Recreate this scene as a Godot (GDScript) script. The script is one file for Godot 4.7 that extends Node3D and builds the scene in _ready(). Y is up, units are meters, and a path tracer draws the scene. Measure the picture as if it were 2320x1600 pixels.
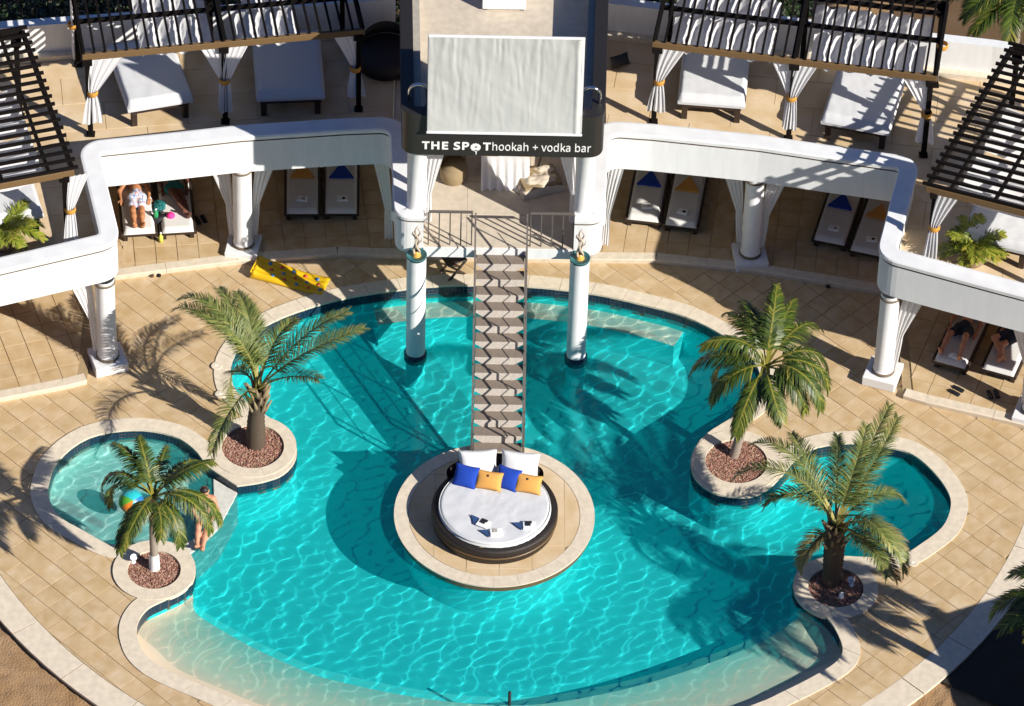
extends Node3D
# Hotel pool with a round bed on an island, two-storey white terraces and a bar tower, seen from high above.
var M := {}
var taken := {}
var rng := RandomNumberGenerator.new()
var cam: Camera3D

# ---------- naming ----------
func numbered(n: String) -> String:
	if not taken.has(n):
		taken[n] = 0
		return n
	taken[n] += 1
	return "%s_%03d" % [n, taken[n]]

func tag(o: Node, label := "", category := "", group := "", kind := "") -> Node:
	if label: o.set_meta("label", label)
	if category: o.set_meta("category", category)
	if group: o.set_meta("group", group)
	if kind: o.set_meta("kind", kind)
	return o

func thing(called: String, label: String, category: String, at := Vector3.ZERO, turn := 0.0, group := "") -> Node3D:
	var o := Node3D.new()
	o.name = numbered(called)
	add_child(o)
	o.position = at
	o.rotation.y = turn
	tag(o, label, category, group)
	return o

func struct(called: String, at := Vector3.ZERO) -> Node3D:
	var o := Node3D.new()
	o.name = numbered(called)
	add_child(o)
	o.position = at
	o.set_meta("kind", "structure")
	return o

func begin(smooth := false) -> SurfaceTool:
	var st := SurfaceTool.new()
	st.begin(Mesh.PRIMITIVE_TRIANGLES)
	st.set_smooth_group(0 if smooth else -1)
	return st

func obj(called: String, st: SurfaceTool, m: Material, parent: Node = null) -> MeshInstance3D:
	st.generate_normals()
	var mesh := st.commit()
	return place(called, mesh, m, parent)

func place(called: String, mesh: Mesh, m: Material, parent: Node = null) -> MeshInstance3D:
	var o := MeshInstance3D.new()
	o.mesh = mesh
	o.material_override = m
	if parent == null:
		o.name = numbered(called)
		add_child(o)
	else:
		o.name = called
		if parent.has_node(called):
			var k: int = parent.get_meta("n_" + called, 0) + 1
			parent.set_meta("n_" + called, k)
			o.name = "%s_%03d" % [called, k]
		parent.add_child(o, true)
	return o

func dup(root: Node3D, at: Vector3, turn: float, label := "", base := "") -> Node3D:
	var r: Node3D = root.duplicate()
	r.name = numbered(base if base else String(root.name).rstrip("0123456789").trim_suffix("_"))
	add_child(r)
	r.position = at
	r.rotation.y = turn
	if label: r.set_meta("label", label)
	return r

# ---------- mesh helpers: corners are given anticlockwise as seen from the front ----------
func tri(st: SurfaceTool, a: Vector3, b: Vector3, c: Vector3) -> void:
	st.add_vertex(a); st.add_vertex(c); st.add_vertex(b)

func quad(st: SurfaceTool, a: Vector3, b: Vector3, c: Vector3, d: Vector3) -> void:
	tri(st, a, b, c)
	tri(st, a, c, d)

func box(st: SurfaceTool, c: Vector3, s: Vector3, t := Transform3D(), bev := 0.0) -> void:
	# a box, its twelve edges chamfered by bev
	var h := s * 0.5
	if bev <= 0.0:
		var p := []
		for k in 8:
			p.append(t * (c + Vector3(h.x if k & 1 else -h.x, h.y if k & 2 else -h.y, h.z if k & 4 else -h.z)))
		quad(st, p[4], p[5], p[7], p[6]); quad(st, p[1], p[0], p[2], p[3])
		quad(st, p[5], p[1], p[3], p[7]); quad(st, p[0], p[4], p[6], p[2])
		quad(st, p[6], p[7], p[3], p[2]); quad(st, p[0], p[1], p[5], p[4])
		return
	bev = minf(bev, minf(h.x, minf(h.y, h.z)) * 0.9)
	var pts := PackedVector3Array()
	for k in 8:
		var sg := Vector3(1 if k & 1 else -1, 1 if k & 2 else -1, 1 if k & 4 else -1)
		for ax in 3:
			var q := h
			for o in 3:
				if o != ax: q[o] -= bev
			pts.append(t * (c + q * sg))
	# faces
	var faces := [[0, [1, 3, 7, 5]], [0, [0, 4, 6, 2]], [1, [2, 6, 7, 3]], [1, [0, 1, 5, 4]], [2, [4, 5, 7, 6]], [2, [0, 2, 3, 1]]]
	for f in faces:
		var i: Array = f[1]
		quad(st, pts[i[0] * 3 + f[0]], pts[i[1] * 3 + f[0]], pts[i[2] * 3 + f[0]], pts[i[3] * 3 + f[0]])
	var mid := t * c
	for e in [[0, 1, 1, 2], [2, 3, 1, 2], [4, 5, 1, 2], [6, 7, 1, 2], [0, 2, 0, 2], [1, 3, 0, 2], [4, 6, 0, 2], [5, 7, 0, 2], [0, 4, 0, 1], [1, 5, 0, 1], [2, 6, 0, 1], [3, 7, 0, 1]]:
		var a: Vector3 = pts[e[0] * 3 + e[2]]
		var b: Vector3 = pts[e[1] * 3 + e[2]]
		var d: Vector3 = pts[e[0] * 3 + e[3]]
		var g: Vector3 = pts[e[1] * 3 + e[3]]
		if (b - a).cross(d - a).dot(a - mid) > 0:
			quad(st, a, b, g, d)
		else:
			quad(st, b, a, d, g)
	for k in 8:
		var a := pts[k * 3]; var b := pts[k * 3 + 1]; var d := pts[k * 3 + 2]
		if (b - a).cross(d - a).dot(a - mid) > 0: tri(st, a, b, d)
		else: tri(st, b, a, d)

func area2(p: PackedVector2Array) -> float:
	var s := 0.0
	for i in p.size():
		var q := p[(i + 1) % p.size()]
		s += p[i].x * q.y - q.x * p[i].y
	return s * 0.5

func flat_face(st: SurfaceTool, p: PackedVector2Array, y: float, up := true) -> void:
	var ix := Geometry2D.triangulate_polygon(p)
	for k in range(0, ix.size(), 3):
		var a := p[ix[k]]; var b := p[ix[k + 1]]; var c := p[ix[k + 2]]
		var pos := (b - a).cross(c - a) < 0  # in (x, z) this order faces up
		if pos != up:
			var q := b
			b = c
			c = q
		tri(st, Vector3(a.x, y, a.y), Vector3(b.x, y, b.y), Vector3(c.x, y, c.y))

func prism(st: SurfaceTool, p: PackedVector2Array, y0: float, y1: float, bottom := false) -> void:
	flat_face(st, p, y1)
	if bottom: flat_face(st, p, y0, false)
	var n := p.size()
	var ccw := area2(p) > 0
	for i in n:
		var a := p[i]; var b := p[(i + 1) % n]
		if not ccw:
			quad(st, Vector3(a.x, y0, a.y), Vector3(b.x, y0, b.y), Vector3(b.x, y1, b.y), Vector3(a.x, y1, a.y))
		else:
			quad(st, Vector3(b.x, y0, b.y), Vector3(a.x, y0, a.y), Vector3(a.x, y1, a.y), Vector3(b.x, y1, b.y))

func lathe(st: SurfaceTool, prof: PackedVector2Array, n := 24, c := Vector3.ZERO, t := Transform3D()) -> void:
	# prof: (radius, height) from the bottom up, outside
	for i in n:
		var a0 := TAU * i / n
		var a1 := TAU * (i + 1) / n
		for k in prof.size() - 1:
			var p := prof[k]; var q := prof[k + 1]
			var A := t * (c + Vector3(p.x * cos(a0), p.y, -p.x * sin(a0)))
			var B := t * (c + Vector3(p.x * cos(a1), p.y, -p.x * sin(a1)))
			var C := t * (c + Vector3(q.x * cos(a1), q.y, -q.x * sin(a1)))
			var D := t * (c + Vector3(q.x * cos(a0), q.y, -q.x * sin(a0)))
			if p.x > 1e-5: tri(st, A, B, C)
			if q.x > 1e-5: tri(st, A, C, D)

func tube(st: SurfaceTool, pts: PackedVector3Array, r0: float, r1: float, n := 8, caps := true) -> void:
	var m := pts.size()
	var side := Vector3.ZERO
	var rings := []
	for i in m:
		var d := (pts[mini(i + 1, m - 1)] - pts[maxi(i - 1, 0)]).normalized()
		if side == Vector3.ZERO:
			side = d.cross(Vector3.UP if absf(d.y) < 0.9 else Vector3.RIGHT).normalized()
		side = (side - d * side.dot(d)).normalized()
		var up := d.cross(side)
		var r := lerpf(r0, r1, float(i) / (m - 1))
		var ring := PackedVector3Array()
		for k in n:
			var a := TAU * k / n
			ring.append(pts[i] + (side * cos(a) + up * sin(a)) * r)
		rings.append(ring)
	for i in m - 1:
		for k in n:
			var k1 := (k + 1) % n
			quad(st, rings[i][k], rings[i][k1], rings[i + 1][k1], rings[i + 1][k])
	if caps:
		for k in range(1, n - 1):
			tri(st, rings[0][0], rings[0][k + 1], rings[0][k])
			tri(st, rings[m - 1][0], rings[m - 1][k], rings[m - 1][k + 1])

func bar(st: SurfaceTool, a: Vector3, b: Vector3, w: float, h: float, bev := 0.0) -> void:
	# a squared bar from a to b, h tall and w wide
	var d := b - a
	var z := d.normalized()
	var x := z.cross(Vector3.UP).normalized() if absf(z.y) < 0.98 else Vector3.RIGHT
	var y := x.cross(z)
	box(st, Vector3.ZERO, Vector3(w, h, d.length()), Transform3D(Basis(x, y, -z), (a + b) * 0.5), bev)

func sheet(st: SurfaceTool, nu: int, nv: int, f: Callable, uvs := false) -> void:
	var g := []
	for j in nv + 1:
		var row := PackedVector3Array()
		for i in nu + 1:
			row.append(f.call(float(i) / nu, float(j) / nv))
		g.append(row)
	for j in nv:
		for i in nu:
			quad(st, g[j][i], g[j + 1][i], g[j + 1][i + 1], g[j][i + 1])

func pillow(st: SurfaceTool, w: float, h: float, t: float, tr: Transform3D, sq := 0.45, n := 12) -> void:
	# a stuffed cushion in its own x (width) and y (height), thickness along z, with pinched corners
	for sd in [1.0, -1.0]:
		var f := func(u: float, v: float) -> Vector3:
			var x := u * 2 - 1
			var y := v * 2 - 1
			var e := pow(maxf(0.0, (1 - x * x) * (1 - y * y)), sq)
			var px := x * (1 - 0.10 * (1 - y * y) * 0.9) * w * 0.5
			var py := y * (1 - 0.10 * (1 - x * x) * 0.9) * h * 0.5
			return tr * Vector3(px * (1 if sd > 0 else -1), -py, sd * t * 0.5 * e)
		sheet(st, n, n, f)

func smooth_line(c: PackedVector2Array, closed: bool, per: int) -> PackedVector2Array:
	var out := PackedVector2Array()
	var n := c.size()
	for i in (n if closed else n - 1):
		var p0 := c[(i - 1 + n) % n] if closed or i > 0 else c[i]
		var p3 := c[(i + 2) % n] if closed or i + 2 < n else c[i + 1]
		for k in per:
			out.append(c[i].cubic_interpolate(c[(i + 1) % n], p0, p3, float(k) / per))
	if not closed: out.append(c[n - 1])
	return out

func disc(c: Vector2, r: float, n := 40) -> PackedVector2Array:
	var p := PackedVector2Array()
	for i in n:
		p.append(c + Vector2(cos(TAU * i / n), sin(TAU * i / n)) * r)
	return p

func rounded(pts: PackedVector2Array, rs: PackedFloat32Array, n := 7) -> PackedVector2Array:
	# an open line whose inner corners are rounded
	var out := PackedVector2Array([pts[0]])
	for i in range(1, pts.size() - 1):
		var r := rs[i]
		if r <= 0.0:
			out.append(pts[i])
			continue
		var a := (pts[i - 1] - pts[i]).normalized()
		var b := (pts[i + 1] - pts[i]).normalized()
		for k in n + 1:
			var t := float(k) / n
			var p := pts[i] + a * r; var q := pts[i] + b * r
			out.append(p.lerp(pts[i], t).lerp(pts[i].lerp(q, t), t))
	out.append(pts[pts.size() - 1])
	return out

func sweep(st: SurfaceTool, path: PackedVector2Array, prof: PackedVector2Array, side: float, closed := false, ends := true) -> void:
	# prof: (inward distance, height); inward is to the right of the path (in x, z) times side
	var n := path.size()
	var m := prof.size()
	var rows := []
	for i in n:
		var a := path[i] - path[(i - 1 + n) % n] if closed or i > 0 else path[1] - path[0]
		var b := path[(i + 1) % n] - path[i] if closed or i < n - 1 else path[n - 1] - path[n - 2]
		a = a.normalized()
		b = b.normalized()
		var t := (a + b).normalized()
		var k := minf(1.0 / maxf(0.35, t.dot(b)), 1.6)
		var nrm := Vector2(-t.y, t.x) * side * k
		var row := PackedVector3Array()
		for q in prof:
			var p := path[i] + nrm * q.x
			row.append(Vector3(p.x, q.y, p.y))
		rows.append(row)
	for i in (n if closed else n - 1):
		for k in m - 1:
			var A: Vector3 = rows[i][k]; var B: Vector3 = rows[(i + 1) % n][k]
			var C: Vector3 = rows[(i + 1) % n][k + 1]; var D: Vector3 = rows[i][k + 1]
			if side < 0: quad(st, A, B, C, D)
			else: quad(st, B, A, D, C)
	if ends and not closed:
		for e in [0, n - 1]:
			var c := Vector3.ZERO
			for p in rows[e]: c += p
			c /= m
			for k in m:
				var p: Vector3 = rows[e][k]; var q: Vector3 = rows[e][(k + 1) % m]
				if (e == 0) == (side > 0): tri(st, c, p, q)
				else: tri(st, c, q, p)

# ---------- bodies: a field of tapered limbs, meshed as surface nets ----------
func nets(st: SurfaceTool, bones: Array, cell: float, k: float) -> void:
	# bones: [from, to, radius from, radius to]
	var lo := Vector3.INF
	var hi := -Vector3.INF
	for b in bones:
		var r: float = maxf(b[2], b[3]) + k + cell * 2
		for e in [b[0], b[1]]:
			lo = lo.min(e - Vector3.ONE * r)
			hi = hi.max(e + Vector3.ONE * r)
	var n := Vector3i(((hi - lo) / cell).ceil()) + Vector3i.ONE
	var f := PackedFloat32Array()
	f.resize(n.x * n.y * n.z)
	f.fill(1.0)
	var sx := n.y * n.z
	for b in bones:
		var a: Vector3 = b[0]
		var ab: Vector3 = b[1] - a
		var ra: float = b[2]
		var rb: float = b[3]
		var l2 := maxf(ab.length_squared(), 1e-8)
		var pad := maxf(ra, rb) + k + cell * 1.5
		var i0 := Vector3i((a.min(b[1]) - Vector3.ONE * pad - lo) / cell).max(Vector3i.ZERO)
		var i1 := Vector3i((a.max(b[1]) + Vector3.ONE * pad - lo) / cell).min(n - Vector3i.ONE)
		for x in range(i0.x, i1.x + 1):
			for y in range(i0.y, i1.y + 1):
				var at := x * sx + y * n.z
				for z in range(i0.z, i1.z + 1):
					var p := lo + Vector3(x, y, z) * cell - a
					var t := clampf(p.dot(ab) / l2, 0.0, 1.0)
					var d := (p - ab * t).length() - lerpf(ra, rb, t)
					var o := f[at + z]
					var h := maxf(k - absf(d - o), 0.0) / k
					f[at + z] = minf(d, o) - h * h * k * 0.25
	var ids := {}
	var vs := PackedVector3Array()
	for x in n.x - 1:
		for y in n.y - 1:
			for z in n.z - 1:
				var at := x * sx + y * n.z + z
				var m := f[at]
				var neg := 0
				var c := PackedFloat32Array([f[at], f[at + 1], f[at + n.z], f[at + n.z + 1], f[at + sx], f[at + sx + 1], f[at + sx + n.z], f[at + sx + n.z + 1]])
				for v in c:
					if v < 0.0: neg += 1
				if neg == 0 or neg == 8: continue
				var s := Vector3.ZERO
				var w := 0
				for e in 12:
					var ax := e / 4
					var q := e % 4
					var i: int
					var j: int
					var base: Vector3
					if ax == 0: i = q; j = q + 4; base = Vector3(0, q >> 1, q & 1)
					elif ax == 1: i = (q >> 1) * 4 + (q & 1); j = i + 2; base = Vector3(q >> 1, 0, q & 1)
					else: i = q * 2; j = i + 1; base = Vector3(q >> 1, q & 1, 0)
					if (c[i] < 0.0) != (c[j] < 0.0):
						base[ax] = c[i] / (c[i] - c[j])
						s += base
						w += 1
				ids[at] = vs.size()
				vs.append(lo + (Vector3(x, y, z) + s / w) * cell)
	for at in ids:
		var z: int = at % n.z
		var y: int = (at / n.z) % n.y
		var x: int = at / sx
		if x == 0 or y == 0 or z == 0: continue
		var v0 := f[at]
		for ax in 3:
			var step: int = [sx, n.z, 1][ax]
			var v1 := f[at + step]
			if (v0 < 0.0) == (v1 < 0.0): continue
			var u: int = [n.z, 1, sx][ax]
			var w: int = [1, sx, n.z][ax]
			if not (ids.has(at - u) and ids.has(at - w) and ids.has(at - u - w)): continue
			var A := vs[ids[at]]; var B := vs[ids[at - u]]; var C := vs[ids[at - u - w]]; var D := vs[ids[at - w]]
			if v0 < 0.0: quad(st, A, B, C, D)
			else: quad(st, A, D, C, B)

# ---------- materials ----------
func lin(r: float, g: float, b: float, a := 1.0) -> Color:
	var c := Color(r, g, b).linear_to_srgb()
	c.a = a
	return c

func noise_tex(freq: float, oct: int, lo: float, hi: float, size := 512, kind := FastNoiseLite.TYPE_SIMPLEX_SMOOTH, sd := 3) -> NoiseTexture2D:
	var n := FastNoiseLite.new()
	n.noise_type = kind
	n.frequency = freq
	n.fractal_octaves = oct
	n.seed = sd
	var t := NoiseTexture2D.new()
	t.width = size
	t.height = size
	t.seamless = true
	t.noise = n
	var g := Gradient.new()
	g.set_color(0, Color(lo, lo, lo))
	g.set_color(1, Color(hi, hi, hi))
	t.color_ramp = g
	return t

func mat(called: String, c: Color, rough := 0.85, tex: Texture2D = null, scale := 1.0, relief: Texture2D = null, depth := 0.0) -> StandardMaterial3D:
	var m := StandardMaterial3D.new()
	m.resource_name = called
	m.albedo_color = c
	m.roughness = rough
	m.cull_mode = BaseMaterial3D.CULL_DISABLED
	if tex or relief:
		m.uv1_triplanar = true
		m.uv1_world_triplanar = true
		m.uv1_scale = Vector3.ONE * scale
	if tex: m.albedo_texture = tex
	if relief:
		m.heightmap_enabled = true
		m.heightmap_texture = relief
		m.heightmap_scale = depth
	M[called] = m
	return m

func cloth(called: String, c: Color, back := 0.5) -> StandardMaterial3D:
	var m := mat(called, c, 0.95)
	m.backlight_enabled = true
	m.backlight = Color(back, back, back)
	return m

func make_materials() -> void:
	var fine := noise_tex(0.02, 5, 0.90, 1.0)
	var blotch := noise_tex(0.006, 4, 0.88, 1.04, 512, FastNoiseLite.TYPE_SIMPLEX_SMOOTH, 8)
	blotch.color_ramp.set_color(0, Color(0.91, 0.865, 0.77))
	blotch.color_ramp.set_color(1, Color(1.0, 1.0, 1.0))
	var grain := noise_tex(0.09, 3, 0.0, 1.0, 512, FastNoiseLite.TYPE_SIMPLEX, 5)
	var plaster := noise_tex(0.008, 5, 0.945, 1.0, 512, FastNoiseLite.TYPE_SIMPLEX_SMOOTH, 11)
	var tones := [Vector3(0.559, 0.425, 0.267), Vector3(0.585, 0.443, 0.285), Vector3(0.537, 0.403, 0.249), Vector3(0.568, 0.429, 0.276), Vector3(0.598, 0.465, 0.308), Vector3(0.550, 0.420, 0.272)]
	for k in 6:
		mat("tile_%d" % k, lin(tones[k].x, tones[k].y, tones[k].z), 0.75, blotch, 0.55 + 0.05 * k, grain, 0.3)
	mat("grout", lin(0.38, 0.275, 0.155), 0.95, fine, 0.5)
	mat("coping", lin(0.72, 0.62, 0.485), 0.7, fine, 0.5, grain, 0.2)
	mat("terrace_slab", lin(0.66, 0.52, 0.36), 0.8, blotch, 0.4, grain, 0.2)
	mat("landing", lin(0.60, 0.515, 0.41), 0.8, fine, 0.4)
	mat("white_wall", lin(0.745, 0.75, 0.755), 0.8, plaster, 0.35)
	M.white_wall.uv1_scale = Vector3(1.1, 0.16, 1.1)
	mat("white_paint", lin(0.78, 0.78, 0.785), 0.55, plaster, 0.5)
	mat("groove", lin(0.16, 0.12, 0.08), 0.9)
	mat("black_wood", lin(0.009, 0.007, 0.0065), 0.7, fine, 2.0)
	M.black_wood.metallic_specular = 0.2
	mat("dark_wood", lin(0.035, 0.020, 0.014), 0.5, fine, 2.0)
	mat("brown_beam", lin(0.165, 0.095, 0.036), 0.6, fine, 2.0)
	mat("sign_black", lin(0.022, 0.019, 0.017), 0.45, fine, 0.6)
	mat("lettering", lin(0.80, 0.80, 0.78), 0.5)
	mat("ledge_grey", lin(0.42, 0.38, 0.33), 0.8, fine, 0.5)
	cloth("white_cloth", lin(0.80, 0.79, 0.80), 0.8)
	cloth("canvas", lin(0.45, 0.465, 0.455), 0.1)
	mat("mattress", lin(0.57, 0.575, 0.59), 0.95)
	mat("mattress_cream", lin(0.62, 0.61, 0.59), 0.95)
	mat("pillow_white", lin(0.68, 0.67, 0.67), 0.95)
	mat("blue_cloth", lin(0.004, 0.045, 0.36), 0.9)
	mat("tan_cloth", lin(0.62, 0.31, 0.075), 0.9)
	mat("tie_gold", lin(0.50, 0.24, 0.035), 0.8)
	mat("navy", lin(0.02, 0.06, 0.17), 0.8)
	mat("ink", lin(0.012, 0.012, 0.016), 0.6)
	mat("paper", lin(0.82, 0.82, 0.82), 0.8)
	mat("steel", lin(0.105, 0.088, 0.078), 0.55)
	mat("tread", lin(0.22, 0.175, 0.14), 0.85, fine, 1.0, grain, 0.2)
	mat("tread_edge", lin(0.60, 0.54, 0.48), 0.8, fine, 1.0)
	mat("chrome", lin(0.75, 0.75, 0.75), 0.12)
	M.chrome.metallic = 1.0
	mat("wicker", lin(0.017, 0.010, 0.008), 0.5, fine, 3.0, grain, 0.4)
	mat("bronze_band", lin(0.13, 0.075, 0.03), 0.4)
	mat("sand", lin(0.345, 0.22, 0.122), 0.95, blotch, 0.35, grain, 1.2)
	mat("ground_brown", lin(0.135, 0.082, 0.043), 0.95, blotch, 0.3)
	mat("painted_shade", lin(0.032, 0.026, 0.022), 0.95, blotch, 0.5)  # base colour carries the deep shade over the sand
	mat("gravel_a", lin(0.30, 0.135, 0.095), 0.9)
	mat("gravel_b", lin(0.19, 0.085, 0.065), 0.9)
	mat("gravel_c", lin(0.42, 0.25, 0.19), 0.9)
	# pool
	mat("pool_plaster", lin(0.015, 0.78, 0.80), 0.8)
	mat("pool_shelf", lin(0.72, 0.86, 0.70), 0.8, fine, 0.6)
	mat("wading_plaster", lin(0.44, 0.84, 0.78), 0.8, fine, 0.6)
	var be := mat("beach_floor", Color.WHITE, 0.85)
	be.vertex_color_use_as_albedo = true
	mat("pool_tile_navy", lin(0.008, 0.028, 0.060), 0.25)
	mat("pool_grout", lin(0.05, 0.09, 0.11), 0.8)
	mat("divider", lin(0.66, 0.64, 0.58), 0.7, fine, 0.6)
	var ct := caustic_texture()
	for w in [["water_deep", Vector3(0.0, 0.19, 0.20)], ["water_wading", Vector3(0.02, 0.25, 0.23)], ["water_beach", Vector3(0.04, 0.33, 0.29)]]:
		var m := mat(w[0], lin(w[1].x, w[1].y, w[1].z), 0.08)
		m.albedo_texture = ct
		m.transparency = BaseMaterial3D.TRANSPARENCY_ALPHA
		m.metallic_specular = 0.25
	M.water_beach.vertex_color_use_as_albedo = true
	# plants: tone comes with each leaf
	for k in [["frond", 0.35], ["leaf", 0.25]]:
		var m := mat(k[0], Color.WHITE, 0.5)
		m.vertex_color_use_as_albedo = true
		m.backlight_enabled = true
		m.backlight = Color(k[1], k[1], k[1])
	mat("bark", lin(0.105, 0.075, 0.05), 0.95, fine, 1.5, grain, 1.0)
	mat("bark_grey", lin(0.33, 0.27, 0.22), 0.9, fine, 1.5, grain, 0.6)
	mat("crownshaft", lin(0.30, 0.25, 0.055), 0.6)
	mat("boots", lin(0.30, 0.22, 0.12), 0.9, fine, 2.0)
	# small things
	mat("yellow_vinyl", lin(0.66, 0.40, 0.006), 0.45)
	mat("red_vinyl", lin(0.55, 0.06, 0.03), 0.4)
	mat("blue_vinyl", lin(0.02, 0.16, 0.42), 0.4)
	mat("aqua_vinyl", lin(0.02, 0.42, 0.46), 0.35)
	mat("green_vinyl", lin(0.10, 0.36, 0.03), 0.4)
	mat("orange_vinyl", lin(0.70, 0.20, 0.02), 0.4)
	mat("teal_metal", lin(0.03, 0.13, 0.14), 0.5)
	mat("driftwood", lin(0.52, 0.42, 0.32), 0.8, fine, 3.0)
	mat("gold", lin(0.62, 0.34, 0.07), 0.4)
	mat("white_plastic", lin(0.80, 0.80, 0.82), 0.4)
	mat("skin_light", lin(0.52, 0.24, 0.14), 0.6)
	mat("skin_tan", lin(0.42, 0.18, 0.08), 0.6)
	mat("skin_dark", lin(0.13, 0.05, 0.03), 0.6)
	mat("hair_dark", lin(0.02, 0.012, 0.009), 0.6)
	mat("shorts_navy", lin(0.018, 0.024, 0.045), 0.9)
	mat("teal_cloth", lin(0.01, 0.15, 0.15), 0.9)
	mat("shorts_print", Color.WHITE, 0.9, print_texture(), 3.0)
	mat("pink", lin(0.75, 0.03, 0.25), 0.7)
	mat("glass_green", lin(0.03, 0.30, 0.12), 0.2)
	mat("glass_yellow", lin(0.62, 0.62, 0.10), 0.3)
	mat("pot", lin(0.30, 0.22, 0.14), 0.8)
	mat("linen_tan", lin(0.55, 0.42, 0.26), 0.9, fine, 2.0)

func print_texture() -> ImageTexture:
	var n := FastNoiseLite.new()
	n.noise_type = FastNoiseLite.TYPE_CELLULAR
	n.frequency = 0.06
	var n2 := FastNoiseLite.new()
	n2.frequency = 0.03
	var im := Image.create(128, 128, false, Image.FORMAT_RGB8)
	for y in 128:
		for x in 128:
			var v := n.get_noise_2d(x, y) + 0.6 * n2.get_noise_2d(x, y)
			im.set_pixel(x, y, Color(0.30, 0.45, 0.72) if v > -0.45 else Color(0.85, 0.88, 0.9) if v > -0.75 else Color(0.75, 0.35, 0.25))
	return ImageTexture.create_from_image(im)

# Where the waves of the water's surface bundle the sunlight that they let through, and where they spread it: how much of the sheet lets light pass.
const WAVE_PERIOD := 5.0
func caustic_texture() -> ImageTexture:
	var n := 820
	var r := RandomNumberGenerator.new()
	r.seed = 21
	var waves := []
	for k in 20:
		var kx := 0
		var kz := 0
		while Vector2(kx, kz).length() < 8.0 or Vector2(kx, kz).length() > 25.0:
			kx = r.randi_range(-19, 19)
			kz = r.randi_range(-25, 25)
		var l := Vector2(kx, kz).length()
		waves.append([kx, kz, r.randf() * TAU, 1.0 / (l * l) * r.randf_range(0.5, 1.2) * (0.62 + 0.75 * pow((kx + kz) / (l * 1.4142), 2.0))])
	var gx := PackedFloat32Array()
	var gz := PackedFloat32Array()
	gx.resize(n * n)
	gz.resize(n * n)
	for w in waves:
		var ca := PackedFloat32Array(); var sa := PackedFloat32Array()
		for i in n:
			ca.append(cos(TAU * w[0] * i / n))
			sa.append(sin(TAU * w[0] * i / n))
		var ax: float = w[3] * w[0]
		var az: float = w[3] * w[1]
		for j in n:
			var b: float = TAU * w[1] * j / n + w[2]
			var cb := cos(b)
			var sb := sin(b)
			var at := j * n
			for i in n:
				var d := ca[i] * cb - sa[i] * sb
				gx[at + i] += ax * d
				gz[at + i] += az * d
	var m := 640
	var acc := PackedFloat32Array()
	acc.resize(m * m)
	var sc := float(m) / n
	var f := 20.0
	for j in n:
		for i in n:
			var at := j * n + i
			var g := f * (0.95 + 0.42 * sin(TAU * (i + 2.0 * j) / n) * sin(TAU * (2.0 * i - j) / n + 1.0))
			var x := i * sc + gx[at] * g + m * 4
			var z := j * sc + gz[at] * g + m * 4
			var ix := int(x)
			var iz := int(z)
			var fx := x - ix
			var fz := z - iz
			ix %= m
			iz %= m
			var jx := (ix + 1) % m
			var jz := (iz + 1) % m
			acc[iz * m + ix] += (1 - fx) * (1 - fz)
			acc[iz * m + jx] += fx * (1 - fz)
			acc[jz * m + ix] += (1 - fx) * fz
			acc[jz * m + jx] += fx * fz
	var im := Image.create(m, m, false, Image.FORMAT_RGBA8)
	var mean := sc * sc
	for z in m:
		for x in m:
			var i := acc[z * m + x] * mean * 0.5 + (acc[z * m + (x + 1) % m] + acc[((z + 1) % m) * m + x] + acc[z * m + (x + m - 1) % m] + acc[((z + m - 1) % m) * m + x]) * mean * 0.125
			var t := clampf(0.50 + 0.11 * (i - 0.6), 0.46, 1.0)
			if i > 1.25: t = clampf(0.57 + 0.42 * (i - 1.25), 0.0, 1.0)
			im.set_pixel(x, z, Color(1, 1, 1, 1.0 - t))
	return ImageTexture.create_from_image(im)

func _ready() -> void:
	rng.seed = 7
	cam = Camera3D.new()
	cam.name = "camera"
	cam.fov = 7.9588
	cam.near = 1.0
	cam.far = 1200.0
	cam.transform = Transform3D(Basis(Vector3(0.99975659, 0.02175797, -0.00365302), Vector3(-0.01829497, 0.72504798, -0.68845532), Vector3(-0.01233077, 0.68835458, 0.72526956)), Vector3(-0.913077, 68.835457, 68.056956))
	add_child(cam)
	cam.current = true
	var e := Environment.new()
	e.background_mode = Environment.BG_SKY
	var sky := ProceduralSkyMaterial.new()
	sky.sky_top_color = lin(0.09, 0.23, 0.66)
	sky.sky_horizon_color = lin(0.42, 0.52, 0.66)
	sky.sky_curve = 0.12
	sky.ground_bottom_color = lin(0.20, 0.16, 0.12)
	sky.ground_horizon_color = lin(0.35, 0.36, 0.38)
	sky.sky_energy_multiplier = 0.54
	sky.ground_energy_multiplier = 0.54
	e.sky = Sky.new()
	e.sky.sky_material = sky
	e.tonemap_mode = Environment.TONE_MAPPER_LINEAR
	e.tonemap_exposure = 1.5
	e.sdfgi_enabled = true
	e.ssao_enabled = true
	e.ssil_enabled = true
	var we := WorldEnvironment.new()
	we.name = "surroundings"
	we.environment = e
	add_child(we)
	var sun := DirectionalLight3D.new()
	sun.name = "sun"
	sun.light_energy = 1.6
	sun.light_color = Color(1.0, 0.98, 0.94)
	sun.light_angular_distance = 0.5
	sun.shadow_enabled = true
	sun.basis = Basis.looking_at(-Vector3(0.692, 0.5195, 0.5015).normalized())
	add_child(sun)
	make_materials()
	build_ground()
	build_pool()
	build_deck()
	build_island()
	build_terraces()
	build_tower()
	build_stairs()
	build_columns()
	build_pergolas()
	build_planters()
	build_palms()
	build_beds()
	build_loungers()
	build_people()
	build_small()

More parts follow.
